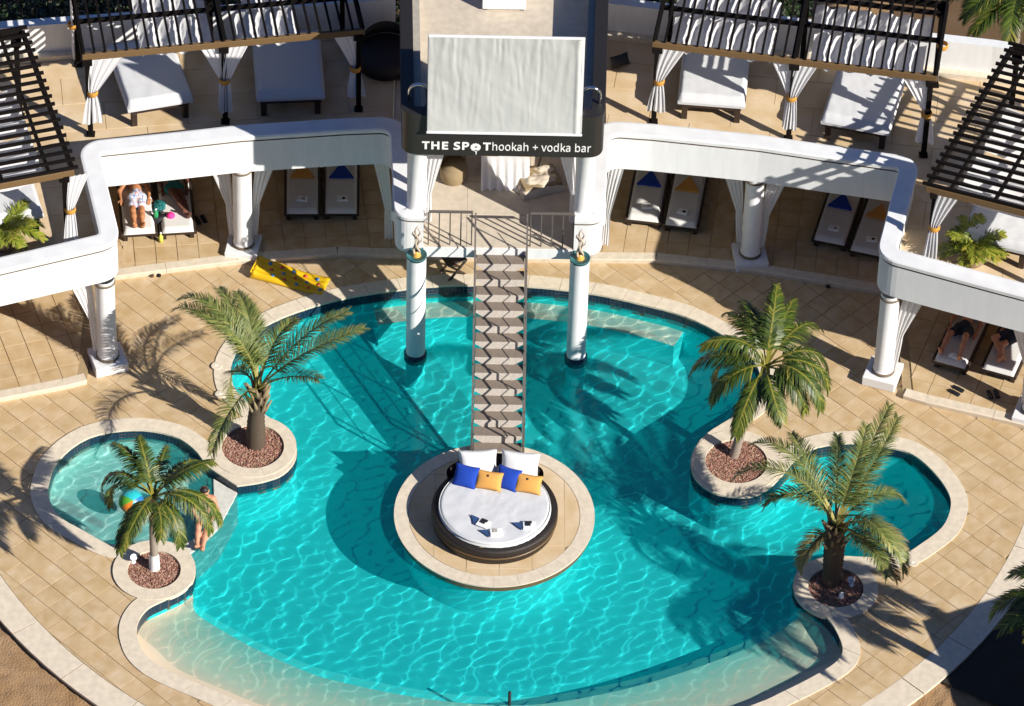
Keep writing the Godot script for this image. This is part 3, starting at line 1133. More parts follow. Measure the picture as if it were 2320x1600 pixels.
func build_terraces() -> void:
	for s in [-1.0, 1.0]:
		var side := "left" if s < 0 else "right"
		var t := thing("terrace_building", "white curved terrace building with rounded parapet, %s of the black bar tower" % side, "terrace", Vector3.ZERO, 0.0, "two mirrored terrace buildings")
		var path := parapet_path(s)
		var inw: float = -s
		var st := begin()
		sweep(st, path, pv([0.30, 2.3, 0.0, 2.3, 0.0, 3.085]), inw)
		sweep(st, path, pv([0.31, 3.12, 0.31, 2.45]), inw, false, false)
		var par := obj("parapet", st, M.white_wall, t)
		st = begin()
		sweep(st, path, pv([0.0, 3.085, 0.035, 3.085, 0.035, 3.135, 0.0, 3.135]), inw)
		obj("drip_groove", st, M.groove, par)
		st = begin(true)
		st.set_smooth_group(-1)
		sweep(st, path, pv([0.03, 3.135, -0.025, 3.14, -0.03, 3.215, -0.01, 3.245, 0.30, 3.245, 0.345, 3.235, 0.345, 3.13, 0.30, 3.13]), inw)
		obj("coping", st, M.white_paint, par)
		# upper floor
		var fl := PackedVector2Array()
		var past := false
		for q in path:
			if absf(q.x) > 2.12 and q.y < -7.0: past = true
			if past: fl.append(q)
		fl = PackedVector2Array()
		for q in pv([s * 2.13, -7.62, s * 3.0, -7.52, s * 5.1, -7.25, s * 6.4, -6.99, s * 7.9, -6.75, s * 8.05, -6.5, s * 7.5, -4.1, s * 7.6, -3.95, s * 9.5, -3.27, s * 12.6, -2.1, s * 13.0, -9.6, s * 9.9, -10.22, s * 2.13, -11.35]): fl.append(q)
		st = begin()
		prism(st, fl, 2.3, 2.475, true)
		obj("floor_deck", st, M.grout, t)
		pave(t, [fl], Vector2(s * 5.4, -8.4), -0.13 * s * -1.0, Vector2(1.62, 0.82), 2.5, 0.02, 0.008, "floor_slab", [M.terrace_slab], 200, 0.5)
		# rear wall of the upper terrace with its low step
		var rear := pv([s * 2.13, -11.3, s * 9.9, -10.17, s * 13.0, -9.5])
		st = begin()
		sweep(st, rear, pv([0.0, 2.5, 0.0, 3.32, 0.22, 3.32, 0.22, 0.0]), inw)
		obj("rear_wall", st, M.white_wall, t)
		st = begin()
		sweep(st, rear, pv([-0.16, 2.5, -0.16, 2.62, 0.0, 2.62]), inw)
		obj("wall_base", st, M.coping, t)
		# ground floor: back wall of the arcade and its raised floor
		st = begin()
		var inner := pv([s * 2.1, -10.4, s * 7.6, -9.8, s * 13.0, -7.2])
		sweep(st, inner, pv([0.0, 0.1, 0.0, 2.3]), inw, false, false)
		obj("arcade_wall", st, M.white_wall, t)
		var af := step_line(s)
		af.append_array(pv([s * 13.5, -7.0, s * 7.6, -9.9, s * 2.1, -10.5, 0, -10.5]))
		st = begin()
		prism(st, af, -0.2, 0.082)
		obj("arcade_base", st, M.grout, t)
		# kerb and tiles
		var kerb := step_line(s)
		kerb = kerb.slice(1)
		kerb.insert(0, Vector2(s * 0.002, -7.12))
		for k in kerb.size() - 1:
			if k == 5: continue
			st = begin()
			var a := kerb[k]; var b := kerb[k + 1]
			var n := maxi(1, int(round((b - a).length() / 1.1)))
			for i in n:
				var st2 := begin()
				sweep(st2, PackedVector2Array([a.lerp(b, float(i) / n), a.lerp(b, (i + 0.995) / n)]), pv([0.0, -0.05, -0.02, 0.10, 0.0, 0.112, 0.2, 0.112, 0.2, 0.05]), inw)
				obj("kerb_stone", st2, M.coping, t)
		var inset := Geometry2D.offset_polygon(af if not Geometry2D.is_polygon_clockwise(af) else reversed(af), -0.2, Geometry2D.JOIN_MITER)
		var wing_in := clip_all(inset, box_poly(pv([0, -12, s * 7.5, -12, s * 7.5, -2, 0, -2])), true)
		var wing_out := clip_all(inset, box_poly(pv([s * 7.5, -12, s * 14, -12, s * 14, 0, s * 7.5, 0])), true)
		pave(t, wing_in, Vector2(s * 5.1, -7.05), -0.12 * -s, Vector2(0.43, 0.43), 0.104, 0.02, 0.011, "arcade_tile", tile_mats(), 170)
		pave(t, wing_out, Vector2(s * 7.6, -3.6), 0.34 * s, Vector2(0.43, 0.43), 0.104, 0.02, 0.011, "wing_tile", tile_mats(), 110)

func reversed(p: PackedVector2Array) -> PackedVector2Array:
	var q := p.duplicate()
	q.reverse()
	return q

func box_poly(p: PackedVector2Array) -> PackedVector2Array:
	return reversed(p) if Geometry2D.is_polygon_clockwise(p) else p

# ---------- the bar tower over the stairs ----------
func build_tower() -> void:
	var land := thing("stair_landing", "raised white stair landing under the black bar tower", "landing")
	var st := begin()
	prism(st, pv([-1.48, -4.84, 1.48, -4.84, 1.48, -5.0, 2.1, -5.9, 2.12, -11.3, -2.12, -11.3, -2.1, -5.9, -1.48, -5.0]), 2.19, 2.43, true)
	obj("slab", st, M.white_wall, land)
	pave(land, [box_poly(pv([-1.47, -4.86, 1.47, -4.86, 1.47, -5.0, 2.08, -5.9, 2.1, -11.2, -2.1, -11.2, -2.08, -5.9, -1.47, -5.0]))], Vector2(-0.62, -4.86), 0.0, Vector2(1.24, 0.95), 2.452, 0.02, 0.004, "floor_slab", [M.landing], 40)
	for s in [-1.0, 1.0]:
		st = begin()
		prism(st, pv([s * 1.46, -5.12, s * 2.0, -5.12, s * 2.02, -5.85, s * 1.46, -5.85]), 2.46, 3.24)
		obj("pedestal", st, M.white_paint, land)
	var T := thing("bar_tower", "black balcony of the bar tower with white lettering above the stairs", "balcony")
	var outline := rounded(pv([-2.14, -16, -2.02, -9, -1.90, -4.85, 1.95, -4.85, 2.07, -9, 2.2, -16]), PackedFloat32Array([0, 0, 0.32, 0.32, 0, 0]), 8)
	st = begin()
	sweep(st, outline, pv([0.30, 4.82, 0.0, 4.82, 0.0, 5.74]), -1.0)
	obj("black_front", st, M.sign_black, T)
	st = begin()
	sweep(st, outline, pv([0.0, 5.74, -0.012, 5.745, -0.012, 5.82, 0.0, 5.825, 0.24, 5.825, 0.24, 5.5]), -1.0)
	obj("black_coping", st, M.sign_black, T)
	st = begin()
	sweep(st, outline, pv([0.24, 5.50, 0.24, 5.62, 0.38, 5.62, 0.38, 5.22]), -1.0)
	obj("inner_ledge", st, M.ledge_grey, T)
	st = begin()
	var fl := PackedVector2Array()
	for q in outline: fl.append(q * Vector2(0.97, 1.0) + Vector2(0, -0.03))
	prism(st, fl, 4.83, 5.22, true)
	obj("floor", st, M.landing, T)
	for s in [-1.0, 1.0]:
		st = begin(true)
		lathe(st, PackedVector2Array([Vector2(0.205, 0.0), Vector2(0.20, 0.03), Vector2(0.19, 0.05), Vector2(0.19, 1.56), Vector2(0.21, 1.58)]), 28, Vector3(s * 1.62 + 0.02, 3.24, -5.18))
		var co := obj("column", st, M.white_paint, T)
		st = begin(true)
		lathe(st, PackedVector2Array([Vector2(0.19, 1.48), Vector2(0.215, 1.49), Vector2(0.215, 1.52), Vector2(0.19, 1.53)]), 28, Vector3(s * 1.62 + 0.02, 3.24, -5.18))
		obj("column_ring", st, M.groove, co)
	# lettering on the front
	letter(T, "THE SP", 0.215, 900, -1.51, 4.965, 0.90, -4.847)
	letter(T, "T", 0.215, 900, -0.345, 4.965, 0.15, -4.847)
	letter(T, "hookah + vodka bar", 0.21, 400, -0.165, 4.965, 1.88, -4.847)
	st = begin()
	var dot := disc(Vector2.ZERO, 0.098, 24)
	var blob := PackedVector2Array()
	for k in 24:
		var q := dot[k]
		blob.append(Vector2(q.x, q.y) + Vector2(0, -0.012 * sin(3.0 * k)))
	var drop := PackedVector2Array([Vector2(-0.03, -0.07), Vector2(0.04, -0.07), Vector2(0.022, -0.13), Vector2(0.016, -0.185), Vector2(0.006, -0.185), Vector2(0.0, -0.12)])
	for sh in [blob, drop]:
		var ix := Geometry2D.triangulate_polygon(sh)
		for k in range(0, ix.size(), 3):
			var v := []
			for i in 3: v.append(Vector3(sh[ix[k + i]].x - 0.485, sh[ix[k + i]].y + 5.038, -4.842))
			if (v[1] - v[0]).cross(v[2] - v[0]).z > 0: tri(st, v[0], v[1], v[2])
			else: tri(st, v[0], v[2], v[1])
	obj("round_emblem", st, M.lettering, T)
	st = begin()
	box(st, Vector3(-0.475, 5.04, -4.838), Vector3(0.05, 0.012, 0.004))
	box(st, Vector3(-0.475, 5.055, -4.838), Vector3(0.012, 0.05, 0.004))
	obj("emblem_cut", st, M.sign_black, T)
	# the white cloth screen standing at the front of the balcony
	var scr := thing("projection_screen", "large white cloth screen standing on the black balcony's front", "screen", Vector3(0.05, 5.48, -4.80))
	st = begin(true)
	var nz := FastNoiseLite.new()
	nz.frequency = 0.55
	nz.seed = 9
	for sgn in [1.0, -1.0]:
		var f := func(u: float, v: float) -> Vector3:
			var uu: float = u if sgn > 0 else 1.0 - u
			var x := (uu - 0.5) * 2.92
			var e := 4.0 * v * (1 - v)
			var z := 0.007 * sin(uu * 120.0 + 9.0 * nz.get_noise_2d(x * 2, v * 1.3)) * pow(1 - v, 0.6) * absf(nz.get_noise_2d(x * 2.1 + 9, v * 1.2)) * 2.0 + 0.012 * nz.get_noise_2d(x * 6.0 + v * 1.2, v * 0.9) * (1.0 - 0.5 * v) + 0.02 * nz.get_noise_2d(x * 1.2 - v * 2.0, v * 2.2 + 7.0) - 0.03 * e - 0.05 * smoothstep(0.93, 1.0, uu) * sin(uu * 90.0)
			return Vector3(x, 2.28 * (1 - v), z + 0.06 + 0.012 * sgn - 0.10 * (1.0 - v))
		sheet(st, 130, 36, f)
	obj("cloth", st, M.canvas, scr)
	st = begin()
	bar(st, Vector3(-1.47, 2.29, -0.06), Vector3(1.47, 2.29, -0.06), 0.05, 0.05, 0.01)
	bar(st, Vector3(-1.45, 0.0, -0.02), Vector3(-1.45, 2.26, -0.10), 0.045, 0.045)
	bar(st, Vector3(1.45, 0.0, -0.02), Vector3(1.45, 2.26, -0.10), 0.045, 0.045)
	obj("frame", st, M.white_paint, scr)
	st = begin()
	bar(st, Vector3(-1.48, 0.02, 0.08), Vector3(1.48, 0.02, 0.08), 0.035, 0.05, 0.01)
	obj("bottom_batten", st, M.white_paint, scr)
	for s in [-1.0, 1.0]:
		st = begin()
		bar(st, Vector3(s * 1.40, -0.1, -0.12), Vector3(s * 1.40, 1.6, -0.10), 0.05, 0.05)
		bar(st, Vector3(s * 1.40, -0.18, -0.9), Vector3(s * 1.40, 1.5, -0.12), 0.04, 0.04)
		obj("brace", st, M.steel, scr)
		# chrome hoops beside the screen
		st = begin(true)
		var pts := PackedVector3Array()
		for k in 17:
			var a := PI * k / 16
			pts.append(Vector3(-s * 0.17 * cos(a), 0.42 + 0.17 * sin(a), 0))
		pts.insert(0, Vector3(-s * 0.17, 0, 0))
		pts.append(Vector3(s * 0.17, 0, 0))
		tube(st, pts, 0.035, 0.035, 10)
		var hoop := thing("chrome_hoop", "chrome arched pipe beside the %s edge of the white screen" % ("left" if s < 0 else "right"), "pipe", Vector3(s * 1.64 + 0.05, 5.62, -5.28), 0.0, "chrome pipes beside the screen")
		obj("pipe", st, M.chrome, hoop)
		st = begin(true)
		lathe(st, PackedVector2Array([Vector2(0.07, 0), Vector2(0.07, 0.03), Vector2(0.04, 0.05)]), 12, Vector3(-0.17, 0, 0))
		lathe(st, PackedVector2Array([Vector2(0.07, 0), Vector2(0.07, 0.03), Vector2(0.04, 0.05)]), 12, Vector3(0.17, 0, 0))
		obj("foot_plate", st, M.ink, hoop)
	# white cabinet further back on the balcony's floor
	var cab := thing("white_cabinet", "white box cabinet on the tower's floor behind the screen", "cabinet", Vector3(0.03, 5.22, -9.0))
	st = begin()
	box(st, Vector3(0, 0.34, 0), Vector3(0.86, 0.6, 0.62), Transform3D(), 0.02)
	obj("body", st, M.white_plastic, cab)
	st = begin()
	box(st, Vector3(0, 0.655, 0), Vector3(0.90, 0.03, 0.66), Transform3D(), 0.01)
	obj("lid", st, M.white_plastic, cab)
	for x in [-0.36, 0.36]:
		for z in [-0.24, 0.24]:
			st = begin()
			box(st, Vector3(x, 0.02, z), Vector3(0.07, 0.04, 0.07))
			obj("foot", st, M.steel, cab)

func letter(parent: Node3D, text: String, size: float, weight: int, x: float, y: float, width: float, z: float) -> void:
	var f := SystemFont.new()
	f.font_names = PackedStringArray(["Droid Sans"])
	f.font_weight = weight
	var m := TextMesh.new()
	m.text = text
	m.font = f
	m.font_size = 96
	m.pixel_size = size / 96.0 * 1.25
	m.depth = 0.012
	m.curve_step = 1.0
	m.horizontal_alignment = HORIZONTAL_ALIGNMENT_LEFT
	m.vertical_alignment = VERTICAL_ALIGNMENT_BOTTOM
	var o := place("lettering", m, M.lettering, parent)
	var bb := m.get_aabb()
	var k := width / maxf(bb.size.x, 0.01)
	o.scale = Vector3(k, 1, 1)
	o.position = Vector3(x - bb.position.x * k, y - bb.position.y - (0.055 if text.contains("k") and false else 0.0), z)

# ---------- stairs and railings ----------
func build_stairs() -> void:
	var X := 0.045
	var t := thing("pool_stairs", "straight open-tread stair from the landing down to the pool island", "stairs", Vector3(X, 0, -1.55))
	var st: SurfaceTool
	for k in 13:
		st = begin()
		box(st, Vector3(0, 2.45 - (k + 1) * 0.175 - 0.02, -3.29 + k * 0.255 + 0.13), Vector3(0.93, 0.04, 0.262), Transform3D(), 0.008)
		obj("tread", st, M.tread, t)
		st = begin()
		var yy := 2.45 - (k + 1) * 0.175
		var zz := -3.29 + k * 0.255 + 0.262
		for e in [zz, zz + 0.014]:
			quad(st, Vector3(-0.465, yy - 0.055, e), Vector3(0.465, yy - 0.055, e), Vector3(0.465, yy - 0.004, e), Vector3(-0.465, yy - 0.004, e))
			quad(st, Vector3(-0.30, yy - 0.172, e), Vector3(0.30, yy - 0.172, e), Vector3(0.465, yy - 0.055, e), Vector3(-0.465, yy - 0.055, e))
		quad(st, Vector3(-0.465, yy - 0.004, zz + 0.014), Vector3(0.465, yy - 0.004, zz + 0.014), Vector3(0.465, yy - 0.004, zz), Vector3(-0.465, yy - 0.004, zz))
		obj("riser", st, M.tread_edge, t)
	for s in [-1.0, 1.0]:
		st = begin()
		bar(st, Vector3(s * 0.49, 2.34, -3.31), Vector3(s * 0.49, 0.02, 0.02), 0.035, 0.17)
		obj("stringer", st, M.steel, t)
		st = begin()
		bar(st, Vector3(s * 0.50, 3.32, -3.33), Vector3(s * 0.50, 0.98, 0.06), 0.032, 0.032)
		bar(st, Vector3(s * 0.50, 0.98, 0.06), Vector3(s * 0.50, 0.0, 0.09), 0.032, 0.032)
		var hr := obj("handrail", st, M.steel, t)
		st = begin()
		bar(st, Vector3(s * 0.50, 2.87, -3.33), Vector3(s * 0.50, 0.55, 0.06), 0.014, 0.014)
		obj("middle_rail", st, M.steel, t)
		for k in 5:
			var z := -3.29 + k * 0.255 * 3 + 0.14
			var y := 2.45 - (k * 3 + 1) * 0.175
			st = begin()
			bar(st, Vector3(s * 0.50, y - 0.1, z), Vector3(s * 0.50, y + 0.98, z), 0.022, 0.022)
			obj("baluster", st, M.steel, hr)
	for s in [-1.0, 1.0]:
		var r := thing("landing_railing", "brown steel railing on the landing %s of the stair head" % ("left" if s < 0 else "right"), "railing", Vector3(X + s * 0.55, 2.452, -4.91), 0.0, "railings on the landing")
		st = begin()
		bar(st, Vector3(0, 0.86, 0), Vector3(s * 0.86, 0.86, 0), 0.05, 0.05, 0.008)
		var tr := obj("top_rail", st, M.steel, r)
		for k in 5:
			st = begin()
			bar(st, Vector3(s * (0.02 + 0.21 * k), 0, 0), Vector3(s * (0.02 + 0.21 * k), 0.84, 0), 0.025, 0.025)
			obj("baluster", st, M.steel, tr)

# ---------- columns and curtains ----------
func curtain(called: String, label: String, group: String, at: Vector3, sides: Array, w: float, top: float, tie: float, bottom: float, flare: float, tied: Material, close := 0.07) -> void:
	# at: foot of the post it is tied to; sides: directions (x, z) in which it opens towards its top
	var o := thing(called, label, "curtain", at, 0.0, group)
	var k := 0
	for d2 in sides:
		var d: Vector2 = d2
		var n := Vector2(-d.y, d.x)
		var ph := rng.randf() * 6.0
		var st := begin(true)
		var f := func(u: float, v: float) -> Vector3:
			var y := lerpf(top, bottom, v)
			var mid: float
			var wid: float
			if y > tie:
				var q := (y - tie) / (top - tie)
				wid = lerpf(0.13, w, pow(q, 0.85))
				mid = lerpf(close, close + w * 0.5, pow(q, 1.15))
			else:
				var q := (tie - y) / maxf(tie - bottom, 0.01)
				wid = lerpf(0.13, flare, pow(q, 0.6))
				mid = lerpf(close, close * 0.6, q)
			var amp := lerpf(0.009, 0.010, clampf(wid / maxf(w, 0.01), 0.0, 1.0))
			var fold := amp * sin(u * 24.0 + ph + 0.8 * sin(v * 5.0)) + 0.4 * amp * sin(u * 67.0 + ph * 2.0)
			var p := d * (mid + (u - 0.5) * wid) + n * (fold + 0.03)
			return Vector3(p.x, y + 0.02 * sin(u * 9.0 + ph) * v * v, p.y)
		sheet(st, 40, 26, f)
		obj("cloth", st, M.white_cloth, o)
		k += 1
	if tied:
		var st := begin(true)
		var c := Vector3.ZERO
		for d in sides: c += Vector3(d.x, 0, d.y) * close
		c /= sides.size()
		lathe(st, PackedVector2Array([Vector2(0.10, tie - 0.055), Vector2(0.112, tie - 0.02), Vector2(0.112, tie + 0.03), Vector2(0.10, tie + 0.06)]), 20, c)
		obj("tie", st, tied, o)

func column(label: String, at: Vector3, foot: float, top: float, turn: float, plinth: bool, group: String) -> Node3D:
	var o := thing("column", label, "column", at, turn, group)
	var st := begin()
	if plinth:
		box(st, Vector3(0, 0.11, 0), Vector3(0.66, 0.22, 0.66), Transform3D(), 0.012)
		obj("plinth", st, M.white_paint, o)
	st = begin(true)
	lathe(st, PackedVector2Array([Vector2(0.21, foot + 0.07), Vector2(0.195, foot + 0.10), Vector2(0.19, foot + 0.12), Vector2(0.19, top)]), 32)
	var shf := obj("shaft", st, M.white_paint, o)
	st = begin(true)
	lathe(st, PackedVector2Array([Vector2(0.19, foot), Vector2(0.225, foot + 0.005), Vector2(0.225, foot + (0.06 if plinth else 0.17)), Vector2(0.19, foot + (0.075 if plinth else 0.2))]), 32)
	obj("base_ring", st, M.groove if plinth else M.pool_tile_navy, shf)
	if plinth:
		st = begin(true)
		lathe(st, PackedVector2Array([Vector2(0.19, top - 0.12), Vector2(0.21, top - 0.11), Vector2(0.21, top - 0.08), Vector2(0.19, top - 0.07)]), 32)
		obj("top_ring", st, M.groove, shf)
	return o

func build_columns() -> void:
	for s in [-1.0, 1.0]:
		var side := "left" if s < 0 else "right"
		column("white arcade column with plinth under the middle of the %s terrace's inner parapet" % side, Vector3(s * 5.09, 0.0, -7.29), 0.22, 2.3, 0.12 * s, true, "white arcade columns")
		column("white column with plinth under the rounded end of the %s outer terrace" % side, Vector3(s * 7.6, 0.0, -3.95), 0.22, 2.3, -0.33 * s, true, "white arcade columns")
		var a := Vector2(-s, -0.12 * 1.0).normalized()
		var d_in := Vector2(1, 0.13 * s).normalized()
		curtain("arcade_curtain", "white tied curtains on both sides of the %s inner arcade column" % side, "arcade curtains", Vector3(s * 5.09, 0.1, -7.42), [-d_in, d_in], 0.42, 2.2, 1.05, 0.22, 0.24, null, 0.27)
		var dd := Vector2(s, 0.36).normalized()
		curtain("arcade_curtain", "white tied curtain outside the column under the %s outer terrace" % side, "arcade curtains", Vector3(s * 7.62, 0.1, -4.06), [dd], 0.45, 2.2, 1.05, 0.18, 0.22, null, 0.26)
		curtain("arcade_curtain", "white curtain hanging at the %s side of the stair landing's underside" % side, "arcade curtains", Vector3(s * 2.14, 0.1, -7.5), [Vector2(s, 0.1).normalized()], 0.30, 2.2, 0.9, 0.1, 0.18, null, 0.05)
		curtain("landing_curtain", "long white curtain tied at the %s edge of the bar tower's opening" % side, "landing curtains", Vector3(s * 1.47 + 0.03, 2.46, -5.55), [Vector2(-s, 0)], 0.44, 2.36, 0.75, 0.03, 0.2, null, 0.05)
		var tc := column("white round pool column carrying a torch bowl, %s of the stairs" % side, Vector3(s * 1.585, 0.0, -4.6), -0.32, 2.40, 0.0, false, "pool columns")
		var st := begin(true)
		lathe(st, PackedVector2Array([Vector2(0.19, -1.0), Vector2(0.19, -0.30)]), 28)
		obj("underwater_shaft", st, M.pool_plaster, tc)
		# torch
		var t := thing("torch_bowl", "teal bowl with twisted driftwood torch on the pool column %s of the stairs" % side, "torch", Vector3(s * 1.585, 2.40, -4.6), 0.0, "torches on the pool columns")
		st = begin(true)
		lathe(st, PackedVector2Array([Vector2(0.10, 0.0), Vector2(0.195, 0.02), Vector2(0.205, 0.06), Vector2(0.20, 0.065), Vector2(0.18, 0.06), Vector2(0.17, 0.045), Vector2(0.0, 0.045)]), 28)
		obj("bowl", st, M.teal_metal, t)
		st = begin(true)
		lathe(st, PackedVector2Array([Vector2(0.09, 0.045), Vector2(0.07, 0.12), Vector2(0.035, 0.16)]), 16)
		obj("gilt_foot", st, M.gold, t)
		for k in 3:
			st = begin(true)
			var pts := PackedVector3Array()
			for i in 15:
				var v := i / 14.0
				var ang := k * TAU / 3 + v * 5.0
				pts.append(Vector3(0.045 * cos(ang), 0.10 + 0.66 * v, 0.045 * sin(ang)) * Vector3(1.0 + 0.5 * sin(v * 9.0 + k), 1, 1))
			tube(st, pts, 0.026, 0.012, 7)
			obj("twisted_stem", st, M.driftwood, t)
		st = begin(true)
		tube(st, PackedVector3Array([Vector3(0.02, 0.35, 0), Vector3(0.09, 0.44, 0.02), Vector3(0.10, 0.52, 0.02)]), 0.015, 0.008, 6)
		tube(st, PackedVector3Array([Vector3(-0.02, 0.5, 0), Vector3(-0.09, 0.58, -0.02), Vector3(-0.08, 0.65, 0)]), 0.015, 0.008, 6)
		obj("twig", st, M.driftwood, t)
	# the far right column that the picture's edge cuts
	column("white column with plinth cut by the right edge of the picture", Vector3(10.46, 0.0, -2.9), 0.22, 2.3, -0.33, true, "white arcade columns")
	curtain("arcade_curtain", "white tied curtain beside the column at the right edge of the picture", "arcade curtains", Vector3(10.42, 0.1, -2.95), [Vector2(-0.94, -0.34)], 0.45, 2.2, 1.05, 0.12, 0.22, null, 0.14)

# ---------- pergolas ----------
func pergola(label: String, A: Vector2, B: Vector2, back: Vector2, front_posts: Array, back_posts: Array, across: bool, gap: float, purlins: Array, canopies: Array) -> void:
	# A to B is the front edge; slats run back (or along the front when across)
	var o := thing("pergola", label, "pergola", Vector3(A.x, 2.5, A.y), 0.0, "pergolas on the terraces")
	var f := B - A
	var at := func(u: float, v: float, y: float) -> Vector3:
		var p := f * u + back * v
		return Vector3(p.x, y, p.y)
	var st: SurfaceTool
	for e in [[front_posts, 0.012], [back_posts, 0.97]]:
		for u in e[0]:
			var b: Vector3 = at.call(u, e[1], 0.0)
			st = begin()
			box(st, b + Vector3(0, 1.0, 0), Vector3(0.10, 2.0, 0.10), Transform3D(), 0.006)
			var pst := obj("post", st, M.black_wood, o)
			st = begin()
			box(st, b + Vector3(0, 0.025, 0), Vector3(0.17, 0.04, 0.17), Transform3D(), 0.008)
			obj("foot_plate", st, M.black_wood, pst)
			st = begin()
			box(st, b + Vector3(0, 1.93, 0), Vector3(0.2, 0.14, 0.2), Transform3D(), 0.01)
			obj("post_head", st, M.black_wood, pst)
	st = begin()
	bar(st, at.call(-0.005, 0.0, 2.05), at.call(1.005, 0.0, 2.05), 0.07, 0.15, 0.006)
	obj("front_beam", st, M.brown_beam, o)
	st = begin()
	bar(st, at.call(0, 1, 2.05), at.call(1, 1, 2.05), 0.07, 0.15, 0.006)
	obj("back_beam", st, M.black_wood, o)
	for u in [0.0, 1.0]:
		st = begin()
		bar(st, at.call(u, 0.02, 2.06), at.call(u, 0.99, 2.06), 0.08, 0.15, 0.006)
		obj("side_beam", st, M.black_wood, o)
	for v in purlins:
		st = begin()
		if across: bar(st, at.call(v, 0.01, 2.09), at.call(v, 0.99, 2.09), 0.06, 0.09)
		else: bar(st, at.call(0.0, v, 2.09), at.call(1.0, v, 2.09), 0.06, 0.09)
		obj("purlin", st, M.black_wood, o)
	if not across:
		for u in front_posts:
			if u > 0.1 and u < 0.9:
				st = begin()
				bar(st, at.call(u, 0.01, 2.10), at.call(u, 0.99, 2.10), 0.12, 0.12)
				obj("middle_beam", st, M.black_wood, o)
	var run := back.length() if across else f.length()
	var n := int(round(run / gap))
	for k in range(0, n + 1):
		var t := float(k) / n
		st = begin()
		if across: bar(st, at.call(-0.03, t, 2.165), at.call(1.0, t, 2.165), 0.05, 0.06)
		else: bar(st, at.call(t, -0.012, 2.165), at.call(t, 1.01, 2.165), 0.042, 0.06)
		obj("slat", st, M.black_wood, o)
	for c in canopies:
		# pleated white cloth hung below the slats: [u0, u1, v0, v1]
		var nz := FastNoiseLite.new()
		nz.seed = int(c[0] * 100) + 3
		nz.frequency = 0.8
		st = begin(true)
		var wide: float = (f.length() * (c[1] - c[0])) if not across else (back.length() * (c[3] - c[2]))
		var pleats := wide / (gap * 2.0)
		var g := func(a: float, b: float) -> Vector3:
			# a runs across the pleats, b along them
			var u: float = lerpf(c[0], c[1], a) if not across else lerpf(c[0], c[1], b)
			var v: float = lerpf(c[2], c[3], b) if not across else lerpf(c[2], c[3], a)
			var q := fposmod(a * pleats + 0.12 * nz.get_noise_2d(a * 9, b * 3), 1.0)
			var ridge: float = (q / 0.55) if q < 0.55 else (1.0 - q) / 0.45
			var sag := 4.0 * b * (1 - b)
			var scallop := 0.06 * sin(a * pleats * PI) * (1.0 - sag)
			var p: Vector3 = at.call(u, v + (0.02 * sin(a * pleats * TAU) if not across else 0.0), 0.0)
			p.y = 2.04 - 0.24 * sag * 0.5 - 0.17 * (1.0 - ridge) + 0.03 * nz.get_noise_2d(a * 14, b * 5) - absf(scallop)
			return p
		sheet(st, int(pleats * 12), 14, g)
		obj("canopy_cloth", st, M.white_cloth, o)

